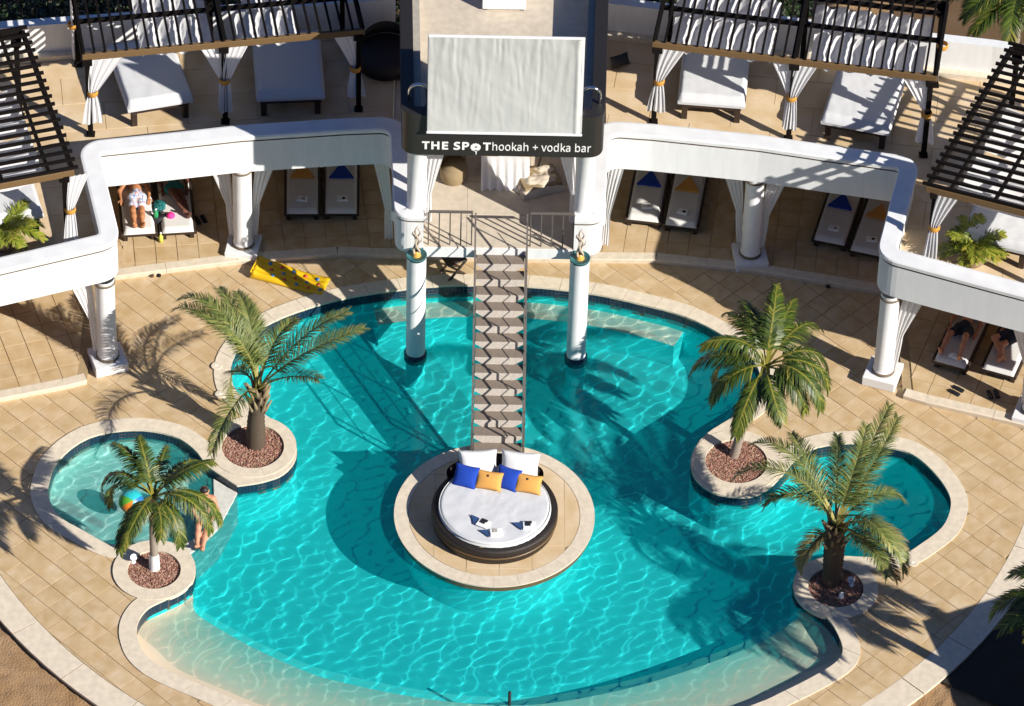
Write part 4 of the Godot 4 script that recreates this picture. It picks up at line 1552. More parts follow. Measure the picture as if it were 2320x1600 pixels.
func build_pergolas() -> void:
	var A := Vector2(-8.17, -7.86)
	var B := Vector2(-2.73, -8.80)
	var bk := Vector2(-0.40, -2.22)
	pergola("black slatted pergola with white swags over the left inner terrace's beds", A, B, bk, [0.013, 0.5, 0.985], [0.013, 0.5, 0.985], false, 0.212, [0.46, 0.86], [[0.21, 0.47, 0.02, 0.46], [0.21, 0.47, 0.48, 0.86], [0.56, 0.77, 0.02, 0.46], [0.60, 0.77, 0.48, 0.86]])
	var u := (B - A).normalized()
	var p := func(t: float, v: float, a: Vector2, b: Vector2, k: Vector2) -> Vector3:
		var q := a.lerp(b, t) + k * v
		return Vector3(q.x, 2.5, q.y)
	curtain("pergola_curtain", "white curtain with gold tie at the left inner pergola's outer front post", "pergola curtains", p.call(0.013, 0.0, A, B, bk), [u], 0.62, 1.98, 1.12, 0.34, 0.42, M.tie_gold)
	curtain("pergola_curtain", "white curtain pair with gold tie at the left inner pergola's middle post", "pergola curtains", p.call(0.5, 0.0, A, B, bk), [-u, u], 0.44, 1.98, 1.12, 0.30, 0.24, M.tie_gold, 0.03)
	curtain("pergola_curtain", "shaded white curtain with gold tie at the left inner pergola's post nearest the tower", "pergola curtains", p.call(0.985, 0.0, A, B, bk), [-u], 0.44, 1.98, 1.12, 0.34, 0.38, M.tie_gold)
	curtain("pergola_curtain", "white curtain with gold tie at the left inner pergola's rear outer post", "pergola curtains", p.call(0.0, 0.97, A, B, bk), [bk.normalized() * -1.0], 0.4, 1.98, 1.12, 0.3, 0.3, M.tie_gold)
	A = Vector2(3.0, -8.58)
	B = Vector2(8.5, -7.70)
	bk = Vector2(0.36, -2.24)
	u = (B - A).normalized()
	pergola("black slatted pergola with white swags over the right inner terrace's beds", A, B, bk, [0.013, 0.5, 0.985], [0.013, 0.5, 0.985], false, 0.212, [0.49, 0.86], [[0.05, 0.42, 0.02, 0.49], [0.04, 0.42, 0.51, 0.86], [0.55, 0.95, 0.02, 0.49], [0.53, 0.96, 0.51, 0.86]])
	curtain("pergola_curtain", "white curtain with gold tie at the right inner pergola's post nearest the tower", "pergola curtains", p.call(0.013, 0.0, A, B, bk), [u], 0.48, 1.98, 1.12, 0.34, 0.38, M.tie_gold)
	curtain("pergola_curtain", "white curtain pair with gold tie at the right inner pergola's middle post", "pergola curtains", p.call(0.5, 0.0, A, B, bk), [-u, u], 0.42, 1.98, 1.12, 0.30, 0.26, M.tie_gold, 0.03)
	curtain("pergola_curtain", "white curtain with gold tie at the right inner pergola's outer front post", "pergola curtains", p.call(0.985, 0.0, A, B, bk), [-u], 0.56, 1.98, 1.12, 0.34, 0.38, M.tie_gold, 0.02)
	curtain("pergola_curtain", "white curtain with gold tie at the right inner pergola's rear outer post", "pergola curtains", p.call(1.0, 0.97, A, B, bk), [bk.normalized() * -1.0], 0.4, 1.98, 1.12, 0.3, 0.3, M.tie_gold)
	for s in [-1.0, 1.0]:
		var side := "left" if s < 0 else "right"
		var C := Vector2(s * 8.15, -4.46)
		var out := Vector2(s * 3.1, 0.98)
		var b2 := Vector2(s * 1.27, -4.12) if s < 0 else Vector2(s * 1.92, -4.2)
		if s > 0: out = Vector2(2.95, 1.06)
		pergola("black slatted pergola over the %s outer terrace, cut by the %s edge of the picture" % [side, side], C, C + out, b2, [0.05, 0.97], [0.05, 0.97], true, 0.235, [0.14, 0.42, 0.7], [[0.16, 0.95, 0.03, 0.33], [0.16, 0.95, 0.36, 0.66]])
		curtain("pergola_curtain", "white curtain with gold tie at the front post of the %s outer pergola" % side, "pergola curtains", Vector3(C.x, 2.5, C.y) + Vector3(out.x, 0, out.y) * 0.05, [-out.normalized()] if false else [Vector2(out.x, out.y).normalized() * (-1.0 if s < 0 else 1.0)], 0.40, 1.98, 1.12, 0.25, 0.30, M.tie_gold)

# ---------- planters and palms ----------
func build_planters() -> void:
	var names := ["round gravel planter with cream stone ring between the pool and the wading pool", "small round gravel planter with cream stone ring at the lower left of the pool", "round gravel planter with cream stone ring on the pool's right side", "small round gravel planter with cream stone ring at the pool's lower right"]
	var spots := planter_spots()
	for k in 4:
		var c: Vector2 = spots[k][0]
		var ri: float = spots[k][1]
		var ro: float = spots[k][2]
		var o := thing("planter", names[k], "planter", Vector3(c.x, 0, c.y), 0.0, "round palm planters")
		for i in 10:
			var a0 := TAU * i / 10 + 0.002 + k
			var a1 := TAU * (i + 1) / 10 - 0.002 + k
			var p := PackedVector2Array()
			for j in 7: p.append(Vector2.from_angle(lerpf(a0, a1, j / 6.0)) * ro)
			for j in 7: p.append(Vector2.from_angle(lerpf(a1, a0, j / 6.0)) * ri)
			var st := begin()
			prism(st, p, -0.05, 0.034)
			obj("ring_stone", st, M.coping, o)
		var st0 := begin()
		flat_face(st0, disc(Vector2.ZERO, ri + 0.02, 32), -0.04)
		obj("soil_and_shade", st0, M.gravel_b, o)
		# the gravel: small stones nobody could count
		var sh := begin()
		var r := RandomNumberGenerator.new()
		r.seed = 50 + k
		var pts := []
		for i in 14:
			pts.append(Vector3(r.randfn(), r.randfn() * 0.7, r.randfn()).normalized() * r.randf_range(0.7, 1.1))
		lathe(sh, PackedVector2Array([Vector2(0, -0.5), Vector2(0.8, -0.3), Vector2(1.0, 0.1), Vector2(0.6, 0.5), Vector2(0, 0.6)]), 5)
		sh.generate_normals()
		var mesh := sh.commit()
		for v in 3:
			var mm := MultiMesh.new()
			mm.transform_format = MultiMesh.TRANSFORM_3D
			mm.mesh = mesh
			var n := int(900 * ri * ri / 0.36)
			mm.instance_count = n
			for i in n:
				var q := Vector2.from_angle(r.randf() * TAU) * sqrt(r.randf()) * ri * 0.99
				var b := Basis.from_euler(Vector3(r.randf() * TAU, r.randf() * TAU, r.randf() * TAU)).scaled(Vector3(1.0, 0.7, 1.0) * r.randf_range(0.011, 0.026))
				mm.set_instance_transform(i, Transform3D(b, Vector3(q.x, -0.025 + r.randf() * 0.022, q.y)))
			var mi := MultiMeshInstance3D.new()
			mi.name = "gravel" if v == 0 else "gravel_%03d" % v
			mi.multimesh = mm
			mi.material_override = [M.gravel_a, M.gravel_b, M.gravel_c][v]
			mi.set_meta("kind", "stuff")
			o.add_child(mi)

func frond(f: Array, tones: Array, leaf: float, wide: float, per: int, vee: float, hang: float, r: RandomNumberGenerator) -> SurfaceTool:
	# f: azimuth, starting elevation, bend, length. A rib with two rows of narrow folded leaflets.
	var st := begin()
	var n := 16
	var pts := PackedVector3Array([Vector3.ZERO])
	var dh := Vector3(cos(f[0]), 0, sin(f[0]))
	var bend := r.randf_range(-0.45, 0.45)
	for i in n:
		var s := (i + 0.5) / n
		dh = Vector3(cos(f[0] + bend * s * s), 0, sin(f[0] + bend * s * s))
		var e: float = f[1] - f[2] * pow(s, 1.2)
		pts.append(pts[i] + (dh * cos(e) + Vector3.UP * sin(e)) * (f[3] / n))
	var side := Vector3(-dh.z, 0, dh.x)
	if f.size() > 4: tones = [Vector3(0.13, 0.105, 0.03), Vector3(0.24, 0.19, 0.06), Vector3(0.26, 0.17, 0.07)]
	var rib := Color(tones[2].x, tones[2].y, tones[2].z)
	# rib
	for i in n:
		var w0 := lerpf(0.030, 0.006, float(i) / n)
		var w1 := lerpf(0.030, 0.006, float(i + 1) / n)
		st.set_color(rib)
		var up0 := (pts[i + 1] - pts[i]).normalized().cross(side) * -1.0
		quad(st, pts[i] - side * w0, pts[i] + side * w0, pts[i + 1] + side * w1, pts[i + 1] - side * w1)
		quad(st, pts[i] - side * w0, pts[i] - up0 * w0, pts[i + 1] - up0 * w1, pts[i + 1] - side * w1)
		quad(st, pts[i] + side * w0, pts[i + 1] + side * w1, pts[i + 1] - up0 * w1, pts[i] - up0 * w0)
	for sg: float in [-1.0, 1.0]:
		for k in per:
			var s := 0.19 + 0.81 * (k + r.randf() * 0.9) / per
			var x := s * n
			var i := mini(int(x), n - 1)
			var p := pts[i].lerp(pts[i + 1], x - i)
			var d := (pts[i + 1] - pts[i]).normalized()
			var up := side.cross(d).normalized()
			var l := leaf * (0.35 + 0.75 * sin(PI * clampf(0.14 + 0.80 * s, 0, 1))) * r.randf_range(0.85, 1.12)
			var fw := lerpf(0.55, 1.5, s) + r.randf_range(-0.2, 0.2)
			var dir := (side * sg + d * fw + up * (vee + r.randf_range(-0.22, 0.22))).normalized()
			var t: Vector3 = tones[0].lerp(tones[1], clampf(r.randf() * 0.8 + 0.35 * (s - 0.4), 0, 1))
			if r.randf() < 0.06 or (s > 0.8 and r.randf() < 0.25): t = tones[2]
			t *= r.randf_range(0.75, 1.2)
			st.set_color(Color(t.x, t.y, t.z))
			var wv := (dir.cross(up)).normalized() * wide * 0.5
			var a := p
			var seg := 3
			for q in seg:
				var dd := (dir + Vector3.DOWN * hang * pow((q + 0.6) / seg, 1.4)).normalized()
				var b := a + dd * l / seg
				var wa: float = [0.6, 1.0, 0.75][q]
				var wb: float = [1.0, 0.75, 0.05][q]
				quad(st, a - wv * wa, a + wv * wa, b + wv * wb, b - wv * wb)
				a = b
	return st

func palm(called: String, label: String, base: Vector3, trunk: PackedVector3Array, radii: PackedFloat32Array, bark: Material, fronds: Array, tones: Array, leaf: float, wide: float, per: int, vee: float, hang: float, shaft: Array, sd: int) -> void:
	# trunk: points from the base up, in the palm's own axes; shaft: [material, radius, height] of the smooth crownshaft or the old leaf bases
	var o := thing(called, label, "palm tree", base, 0.0, "palms round the pool" if called == "palm_tree" else "")
	var r := RandomNumberGenerator.new()
	r.seed = sd
	var st := begin(true)
	var n := 12
	var rings := []
	var c := Curve3D.new()
	for q in trunk: c.add_point(q)
	var steps := 26
	for i in steps + 1:
		var t := float(i) / steps
		var q := c.sample_baked(c.get_baked_length() * t)
		var x := t * (radii.size() - 1)
		var k := mini(int(x), radii.size() - 2)
		var rad := lerpf(radii[k], radii[k + 1], smoothstep(0.0, 1.0, x - k)) * (1.0 + 0.035 * (1 if i & 1 else -1))
		var ring := PackedVector3Array()
		for j in n: ring.append(q + Vector3(cos(TAU * j / n), 0, -sin(TAU * j / n)) * rad * (1.0 + r.randf_range(-0.02, 0.02)))
		rings.append(ring)
	for i in steps:
		for j in n:
			quad(st, rings[i][j], rings[i][(j + 1) % n], rings[i + 1][(j + 1) % n], rings[i + 1][j])
	obj("trunk", st, bark, o)
	var top := trunk[trunk.size() - 1]
	if shaft[0] == M.boots:
		for k in 24:
			st = begin(true)
			var a := k * 2.4
			var y: float = -0.62 + 0.64 * k / 24.0
			var d := Vector3(cos(a), 0, sin(a))
			tube(st, PackedVector3Array([top + Vector3(0, y, 0) + d * shaft[1] * 0.55, top + Vector3(0, y + 0.12, 0) + d * shaft[1] * 0.95, top + Vector3(0, y + 0.32, 0) + d * shaft[1] * (1.35 + 0.3 * r.randf())]), 0.055, 0.016, 6)
			obj("leaf_base", st, M.boots, o)
	else:
		st = begin(true)
		lathe(st, PackedVector2Array([Vector2(shaft[1] * 0.9, -shaft[2]), Vector2(shaft[1] * 1.15, -shaft[2] * 0.75), Vector2(shaft[1], -0.1), Vector2(shaft[1] * 0.7, 0.05)]), 14, top)
		obj("crownshaft", st, shaft[0], o)
	var k := 0
	for f in fronds:
		var g := obj("frond", frond(f, tones, leaf, wide, per, vee, hang, r), M.frond, o)
		g.position = top + Vector3(cos(f[0]), 0.0, sin(f[0])) * 0.03 + Vector3(0, 0.012 * (k % 5), 0)
		k += 1

func build_palms() -> void:
	var olive := [Vector3(0.060, 0.085, 0.016), Vector3(0.20, 0.235, 0.06), Vector3(0.28, 0.25, 0.07)]
	var dark := [Vector3(0.022, 0.046, 0.006), Vector3(0.10, 0.14, 0.014), Vector3(0.22, 0.20, 0.03)]
	var fr1 := [[-2.57, 1.45, 2.5, 3.0], [-2.32, 1.50, 2.41, 3.0], [-1.95, 1.05, 1.46, 2.41], [-1.62, 0.91, 1.14, 1.93], [-0.26, 0.80, 0.87, 2.38], [-0.70, 0.77, 0.59, 2.28], [-2.08, 0.11, 2.15, 1.9], [2.00, 0.75, 1.90, 2.08], [0.50, 0.89, 0.61, 1.7], [-1.23, 0.79, 1.09, 1.70], [-2.57, 1.62, 1.99, 2.26], [-2.2, 1.3, 2.0, 2.5], [-1.75, 1.2, 1.6, 2.2]]
	palm("palm_tree", "arching olive palm with short swollen trunk beside the wading pool", Vector3(-4.62, -0.03, -1.80), PackedVector3Array([Vector3(0, 0, 0), Vector3(0.01, 0.6, 0), Vector3(0.06, 1.5, 0)]), PackedFloat32Array([0.19, 0.175, 0.15, 0.13]), M.bark, fr1, olive, 0.35, 0.018, 84, 0.55, 0.75, [M.boots, 0.17, 0.3], 1)
	var fr2 := [[-2.18, 0.99, 1.41, 1.42], [-1.46, 0.22, 0.5, 1.35], [-0.94, 0.53, 1.44, 1.50], [-2.57, 0.74, 2.44, 1.53], [2.08, 0.50, 1.49, 1.51], [0.23, 0.86, 2.48, 1.76], [0.48, 0.87, 2.41, 1.66], [1.28, 0.48, 0.97, 1.20], [0.96, 0.62, 2.42, 1.41], [-2.60, 0.24, 2.17, 1.66], [-1.98, 1.38, 1.6, 1.29], [-0.3, 0.97, 0.9, 1.35], [1.86, 0.62, 1.35, 1.43]]
	palm("palm_tree", "small dark green palm with white-painted trunk foot at the lower left of the pool", Vector3(-6.39, -0.03, 1.58), PackedVector3Array([Vector3(0, 0, 0), Vector3(0.0, 1.0, 0), Vector3(0.03, 1.95, 0.03)]), PackedFloat32Array([0.085, 0.075, 0.07, 0.07]), M.bark_grey, fr2, dark, 0.32, 0.022, 72, 0.05, 1.6, [M.crownshaft, 0.075, 0.5], 2)
	var fr3 := [[-1.33, 1.36, 1.31, 1.69], [-2.21, 1.03, 2.06, 1.79], [-3.17, 0.79, 2.23, 1.81], [2.01, 0.0, 0.9, 1.57], [1.49, 0.22, 0.9, 1.35], [0.63, 0.86, 2.47, 1.76], [-0.30, 0.73, 2.51, 1.76], [-0.84, 0.83, 1.91, 1.82], [-2.73, 0.2, 2.00, 1.54], [-1.16, 0.75, 0.9, 1.55], [-3.24, 1.36, 1.82, 1.69], [0.94, 0.71, 2.29, 1.49], [-1.88, 1.13, 1.56, 1.55], [0.15, 0.75, 2.3, 1.6], [2.6, 0.5, 2.0, 1.5]]
	palm("palm_tree", "tall dark green palm with pale curved trunk at the pool's upper right", Vector3(4.62, -0.03, -1.72), PackedVector3Array([Vector3(0, 0, 0), Vector3(0.15, 0.9, -0.05), Vector3(0.42, 1.6, -0.12), Vector3(0.50, 2.25, -0.16)]), PackedFloat32Array([0.10, 0.09, 0.08, 0.085]), M.bark_grey, fr3, dark, 0.40, 0.025, 90, 0.05, 1.7, [M.bark_grey, 0.085, 0.5], 3)
	var fr4 := [[-1.00, 0.92, 0.35, 2.45], [-0.83, 0.80, 0.35, 2.33], [-2.67, 1.23, 2.4, 2.7], [-2.27, 1.08, 2.09, 2.85], [-2.76, 1.14, 2.33, 1.72], [-0.73, 0.60, 1.79, 1.96], [0.64, 0.99, 2.5, 2.1], [0.97, 0.59, 1.0, 1.85], [-1.53, 0.49, 0.5, 1.93], [-2.09, 0.84, 1.22, 2.18], [-1.02, 1.13, 0.40, 1.98], [-1.91, 0.1, 0.4, 1.7], [0.91, 1.30, 2.0, 1.95], [0.4, 0.8, 2.2, 1.8, 1], [0.75, 0.4, 1.6, 1.7, 1], [2.4, 0.2, 2.0, 1.2, 1]]
	palm("palm_tree", "shaggy olive palm with thick dark trunk at the pool's lower right", Vector3(6.36, -0.03, 1.66), PackedVector3Array([Vector3(0, 0, 0), Vector3(0.0, 0.7, 0), Vector3(-0.01, 1.5, -0.05)]), PackedFloat32Array([0.17, 0.19, 0.20, 0.17]), M.bark, fr4, olive, 0.34, 0.018, 84, 0.5, 0.8, [M.boots, 0.19, 0.3], 4)
	# white paint on the small palm's foot, a part of that palm
	for o in get_children():
		if o.has_meta("label") and String(o.get_meta("label")).begins_with("small dark green palm"):
			var st := begin(true)
			lathe(st, PackedVector2Array([Vector2(0.105, 0.0), Vector2(0.098, 0.3), Vector2(0.09, 0.42)]), 14)
			obj("white_foot", st, M.white_paint, o)
	# palms at the picture's edges
	var ring := func(nf: int, e: float, l: float, sd: int) -> Array:
		var r := RandomNumberGenerator.new()
		r.seed = sd
		var out := []
		for k in nf: out.append([k * 2.4, e * r.randf_range(0.5, 1.4), r.randf_range(1.3, 2.2), l * r.randf_range(0.85, 1.15)])
		return out
	palm("garden_palm", "dark palm behind the white rear wall at the upper right corner", Vector3(10.55, 0.0, -11.9), PackedVector3Array([Vector3(0, 0, 0), Vector3(0, 1.8, 0), Vector3(0, 3.2, 0)]), PackedFloat32Array([0.14, 0.12, 0.11]), M.bark_grey, ring.call(16, 0.75, 1.7, 5), dark, 0.42, 0.03, 60, 0.2, 0.7, [M.crownshaft, 0.11, 0.5], 5)
	palm("garden_palm", "palm whose fronds reach in at the lower right corner", Vector3(10.45, 0.0, 5.2), PackedVector3Array([Vector3(0, 0, 0), Vector3(0, 1.8, 0), Vector3(0, 3.1, -0.05)]), PackedFloat32Array([0.13, 0.11, 0.10]), M.bark_grey, ring.call(15, 0.8, 1.75, 6), dark, 0.42, 0.03, 60, 0.2, 0.8, [M.crownshaft, 0.10, 0.5], 6)
	# potted palms on the outer terraces
	for s in [-1.0, 1.0]:
		var o := thing("potted_palm", "yellow-green potted palm standing on the %s outer terrace" % ("left" if s < 0 else "right"), "potted plant", Vector3(-9.55, 2.5, -4.55) if s < 0 else Vector3(9.22, 2.5, -4.62), 0.0, "potted palms on the terraces")
		var st := begin(true)
		lathe(st, PackedVector2Array([Vector2(0.17, 0), Vector2(0.21, 0.05), Vector2(0.24, 0.34), Vector2(0.25, 0.38), Vector2(0.21, 0.38), Vector2(0.20, 0.3), Vector2(0, 0.3)]), 22)
		obj("pot", st, M.pot, o)
		var r := RandomNumberGenerator.new()
		r.seed = 80 + int(s)
		for k in 22:
			var f := [k * 2.4 + r.randf() * 0.3, r.randf_range(0.5, 1.35), r.randf_range(0.9, 1.7), r.randf_range(0.55, 0.9)]
			var g := obj("frond", frond(f, [Vector3(0.10, 0.15, 0.012), Vector3(0.30, 0.32, 0.03), Vector3(0.36, 0.28, 0.04)], 0.24, 0.030, 22, 0.25, 0.5, r), M.frond, o)
			g.position = Vector3(0, 0.34, 0)
	# dark hedges behind the terraces' rear walls
	var hedges := [[Vector3(-9.9, 0, -12.3), 1.6, 3.0, "left end of the left rear wall"], [Vector3(-7.6, 0, -12.6), 1.5, 3.1, "middle of the left rear wall"], [Vector3(-5.2, 0, -13.2), 1.6, 3.0, "inner half of the left rear wall"], [Vector3(-2.6, 0, -13.4), 1.4, 2.9, "left side of the bar tower"], [Vector3(3.0, 0, -13.0), 1.3, 2.9, "right side of the bar tower"], [Vector3(5.3, 0, -13.2), 1.3, 2.8, "middle of the right rear wall"]]
	for h in hedges:
		var o := thing("garden_shrub", "dark green shrub behind the %s" % h[3], "shrub", h[0], 0.0, "shrubs behind the terraces")
		var r := RandomNumberGenerator.new()
		r.seed = int(h[0].x * 10) + 500
		var st := begin(true)
		for k in 4:
			var a := k * 1.7
			tube(st, PackedVector3Array([Vector3(0.05 * cos(a), 0, 0.05 * sin(a)), Vector3(0.3 * cos(a), h[2] * 0.4, 0.3 * sin(a)), Vector3(0.7 * cos(a), h[2] * 0.8, 0.7 * sin(a))]), 0.06, 0.02, 6)
		obj("stem", st, M.bark, o)
		st = begin()
		for k in 2600:
			var d := Vector3(r.randfn(), r.randfn(), r.randfn()).normalized() * pow(r.randf(), 0.4)
			var lump := 1.0 + 0.25 * sin(d.x * 5.0 + h[0].x) * cos(d.z * 6.0)
			var c := Vector3(0, h[2] * 0.62, 0) + d * Vector3(h[1], h[2] * 0.42, h[1] * 0.8) * lump
			var b := Basis.from_euler(Vector3(r.randf_range(-0.9, 0.9), r.randf() * TAU, r.randf_range(-0.9, 0.9)))
			var s := r.randf_range(0.06, 0.12)
			var g := r.randf_range(0.5, 1.3)
			st.set_color(Color(0.016 * g, 0.032 * g, 0.009 * g))
			quad(st, c + b * Vector3(-s, 0, 0), c + b * Vector3(0, 0, s * 0.45), c + b * Vector3(s, 0.02, 0), c + b * Vector3(0, 0, -s * 0.45))
		obj("foliage", st, M.leaf, o)

# ---------- beds and loungers ----------
func daybed(label: String, front_left: Vector2, front_right: Vector2, long: float, floor_y: float) -> void:
	var f := front_right - front_left
	var w := f.length()
	var c := (front_left + front_right) * 0.5
	var o := thing("daybed", label, "daybed", Vector3(c.x, floor_y, c.y), -f.angle(), "white daybeds on the terraces")
	var st := begin(true)
	var nz := FastNoiseLite.new()
	nz.frequency = 1.2
	nz.seed = int(absf(c.x) * 100)
	# mattress: a soft slab with a rounded edge
	var n := 26
	var soft := func(u: float, v: float) -> Vector3:
		var x := (u - 0.5) * 2
		var z := (v - 0.5) * 2
		var ex := minf(1.0, (1.0 - absf(x)) / 0.10)
		var ez := minf(1.0, (1.0 - absf(z)) / 0.07)
		var e := sqrt(maxf(0.0, 1.0 - pow(1.0 - ex, 2))) * sqrt(maxf(0.0, 1.0 - pow(1.0 - ez, 2)))
		return Vector3(x * w * 0.5, 0.50 + 0.17 * e + 0.012 * nz.get_noise_2d(x * 2, z * 3) * e + 0.004 * sin(z * 60.0) * e * (1.0 if x < -0.7 else 0.0), -long * 0.5 + z * long * 0.5)
	sheet(st, n, n, soft)
	st.set_smooth_group(-1)
	box(st, Vector3(0, 0.475, -long * 0.5), Vector3(w - 0.02, 0.07, long - 0.02))
	obj("mattress", st, M.mattress, o)
	st = begin()
	box(st, Vector3(0, 0.395, -long * 0.5), Vector3(w - 0.16, 0.13, long - 0.12), Transform3D(), 0.008)
	var fr := obj("frame", st, M.dark_wood, o)
	for x in [-1.0, 1.0]:
		for z in [-0.13, -long + 0.12]:
			st = begin()
			box(st, Vector3(x * (w * 0.5 - 0.15), 0.165, z), Vector3(0.115, 0.32, 0.115), Transform3D(), 0.006)
			obj("leg", st, M.dark_wood, fr)

func build_beds() -> void:
	daybed("white daybed half in sun under the left inner pergola's outer bay", Vector2(-7.37, -8.06), Vector2(-6.08, -8.43), 1.95, 2.5)
	daybed("fully shaded white daybed under the left inner pergola, nearest the tower", Vector2(-4.84, -8.47), Vector2(-3.47, -8.59), 1.95, 2.5)
	daybed("white daybed under the right inner pergola, nearest the tower", Vector2(3.53, -8.65), Vector2(4.88, -8.53), 1.95, 2.5)
	daybed("white daybed with barred shadows under the right inner pergola's outer bay", Vector2(6.36, -8.13), Vector2(7.72, -7.79), 1.95, 2.5)
	daybed("white daybed under the left outer pergola, cut by the picture's left edge", Vector2(-10.1, -4.55), Vector2(-8.80, -4.92), 1.35, 2.5)
	daybed("white daybed under the right outer pergola behind the potted palm", Vector2(8.95, -4.78), Vector2(10.25, -4.35), 1.35, 2.5)

func lounger(label: String, foot: Vector2, turn: float) -> Node3D:
	# foot: middle of the foot end; it runs back from there
	var o := thing("sun_lounger", label, "sun lounger", Vector3(foot.x, 0.104, foot.y), turn, "sun loungers under the terraces")
	if o.get_child_count() == 0:
		var st := begin()
		box(st, Vector3(0, 0.20, -0.98), Vector3(0.74, 0.09, 1.94), Transform3D(), 0.01)
		var fr := obj("frame", st, M.dark_wood, o)
		st = begin(true)
		var f := func(u: float, v: float) -> Vector3:
			var x := (u - 0.5) * 2
			var z := (v - 0.5) * 2
			var ex := minf(1.0, (1.0 - absf(x)) / 0.16)
			var ez := minf(1.0, (1.0 - absf(z)) / 0.06)
			var e := sqrt(maxf(0.0, 1.0 - pow(1.0 - ex, 2))) * sqrt(maxf(0.0, 1.0 - pow(1.0 - ez, 2)))
			return Vector3(x * 0.315, 0.245 + 0.085 * e, -0.94 + z * 0.95)
		sheet(st, 16, 30, f)
		obj("mattress", st, M.mattress_cream, o)
		for x in [-0.28, 0.28]:
			for z in [-0.12, -1.8]:
				st = begin()
				box(st, Vector3(x, 0.08, z), Vector3(0.09, 0.16, 0.09), Transform3D(), 0.006)
				obj("leg", st, M.dark_wood, fr)
	return o

func build_loungers() -> void:
	var list := [
		[Vector2(-3.93, -8.07), 0.03, "cream sun lounger with tan towel under the left inner terrace", "tan_cloth", true, "under the left terrace"],
		[Vector2(-3.15, -8.10), 0.02, "cream sun lounger with blue towel under the left inner terrace", "blue_cloth", true, "under the left terrace"],
		[Vector2(2.94, -8.05), -0.14, "cream sun lounger with blue towel, nearest the tower on the right", "blue_cloth", true, "just right of the tower"],
		[Vector2(3.70, -7.90), -0.15, "cream sun lounger with tan towel beside the arcade column on the right", "tan_cloth", true, "just right of the tower"],
		[Vector2(6.68, -7.50), -0.26, "shaded sun lounger with blue towel by the right inner terrace's outer end", "blue_cloth", true, "in the shade at the far right"],
		[Vector2(7.40, -7.20), -0.28, "shaded sun lounger with tan towel by the right inner terrace's outer end", "tan_cloth", true, "in the shade at the far right"],
		[Vector2(-7.17, -7.37), 0.12, "white sun lounger carrying a sunbather in patterned shorts", "", false],
		[Vector2(-6.40, -7.44), 0.12, "white sun lounger carrying a dark-skinned sunbather in the shade", "", false],
		[Vector2(8.90, -4.00), -0.36, "white sun lounger carrying a sunbather in navy shorts", "", false],
		[Vector2(9.84, -3.80), -0.36, "white sun lounger carrying a sunbather with a bent leg", "", false]]
	var k := 0
	for l in list:
		lounger(l[2], l[0], l[1])
		if l[3] == "blue_cloth" or l[3] == "tan_cloth":
			var b := Basis(Vector3.UP, l[1])
			var at: Vector3 = Vector3(l[0].x, 0.104, l[0].y) + b * Vector3(0, 0.335, -1.12)
			var st := begin()
			prism(st, pv([-0.25, 0.16, 0.25, 0.16, 0.0, -0.30]), 0.0, 0.045, true)
			var hue := "blue" if l[3] == "blue_cloth" else "tan"
			var t := obj("folded_towel", st, M[l[3]])
			t.position = at
			t.rotation.y = l[1]
			tag(t, "triangular %s towel on the lounger %s" % [hue, l[5]], "towel", "triangular towels on the loungers")
			var c := thing("white_towel", "small white towel with card on the %s-towel lounger %s" % [hue, l[5]], "towel", Vector3(l[0].x, 0.104, l[0].y) + b * Vector3(0.02 * (k % 3), 0.332, -0.33), l[1] + 0.2 * (k % 3 - 1), "white towels on the loungers")
			st = begin()
			box(st, Vector3(0, 0.022, 0), Vector3(0.22, 0.044, 0.16), Transform3D(), 0.014)
			obj("towel", st, M.paper, c)
			st = begin()
			box(st, Vector3(0.03, 0.052, 0.02), Vector3(0.06, 0.014, 0.05))
			obj("printed_card", st, M.ink if k % 2 else M.ledge_grey, c)
		k += 1

# ---------- people ----------
func hand_bones(w: Vector3, d: Vector3, n: Vector3, thumb: float) -> Array:
	# w: wrist, d: along the hand, n: out of the back of the hand
	var s := d.cross(n).normalized()
	var out := []
	for k in 4:
		var q := (k - 1.5) * 0.019
		var root := w + d * 0.085 + s * q
		out.append([w + d * 0.01 + s * q * 0.6, root, 0.014, 0.011])
		var l: float = [0.062, 0.074, 0.070, 0.054][k]
		var m := root + (d * 0.9 - n * 0.25).normalized() * l * 0.55
		out.append([root, m, 0.0095, 0.0085])
		out.append([m, m + (d * 0.7 - n * 0.6).normalized() * l * 0.45, 0.0085, 0.007])
	var t0 := w + d * 0.025 + s * thumb * 0.03
	var t1 := t0 + (d * 0.6 + s * thumb * 0.8).normalized() * 0.042
	out.append([t0, t1, 0.013, 0.010])
	out.append([t1, t1 + (d * 0.9 + s * thumb * 0.3).normalized() * 0.032, 0.010, 0.008])
	return out

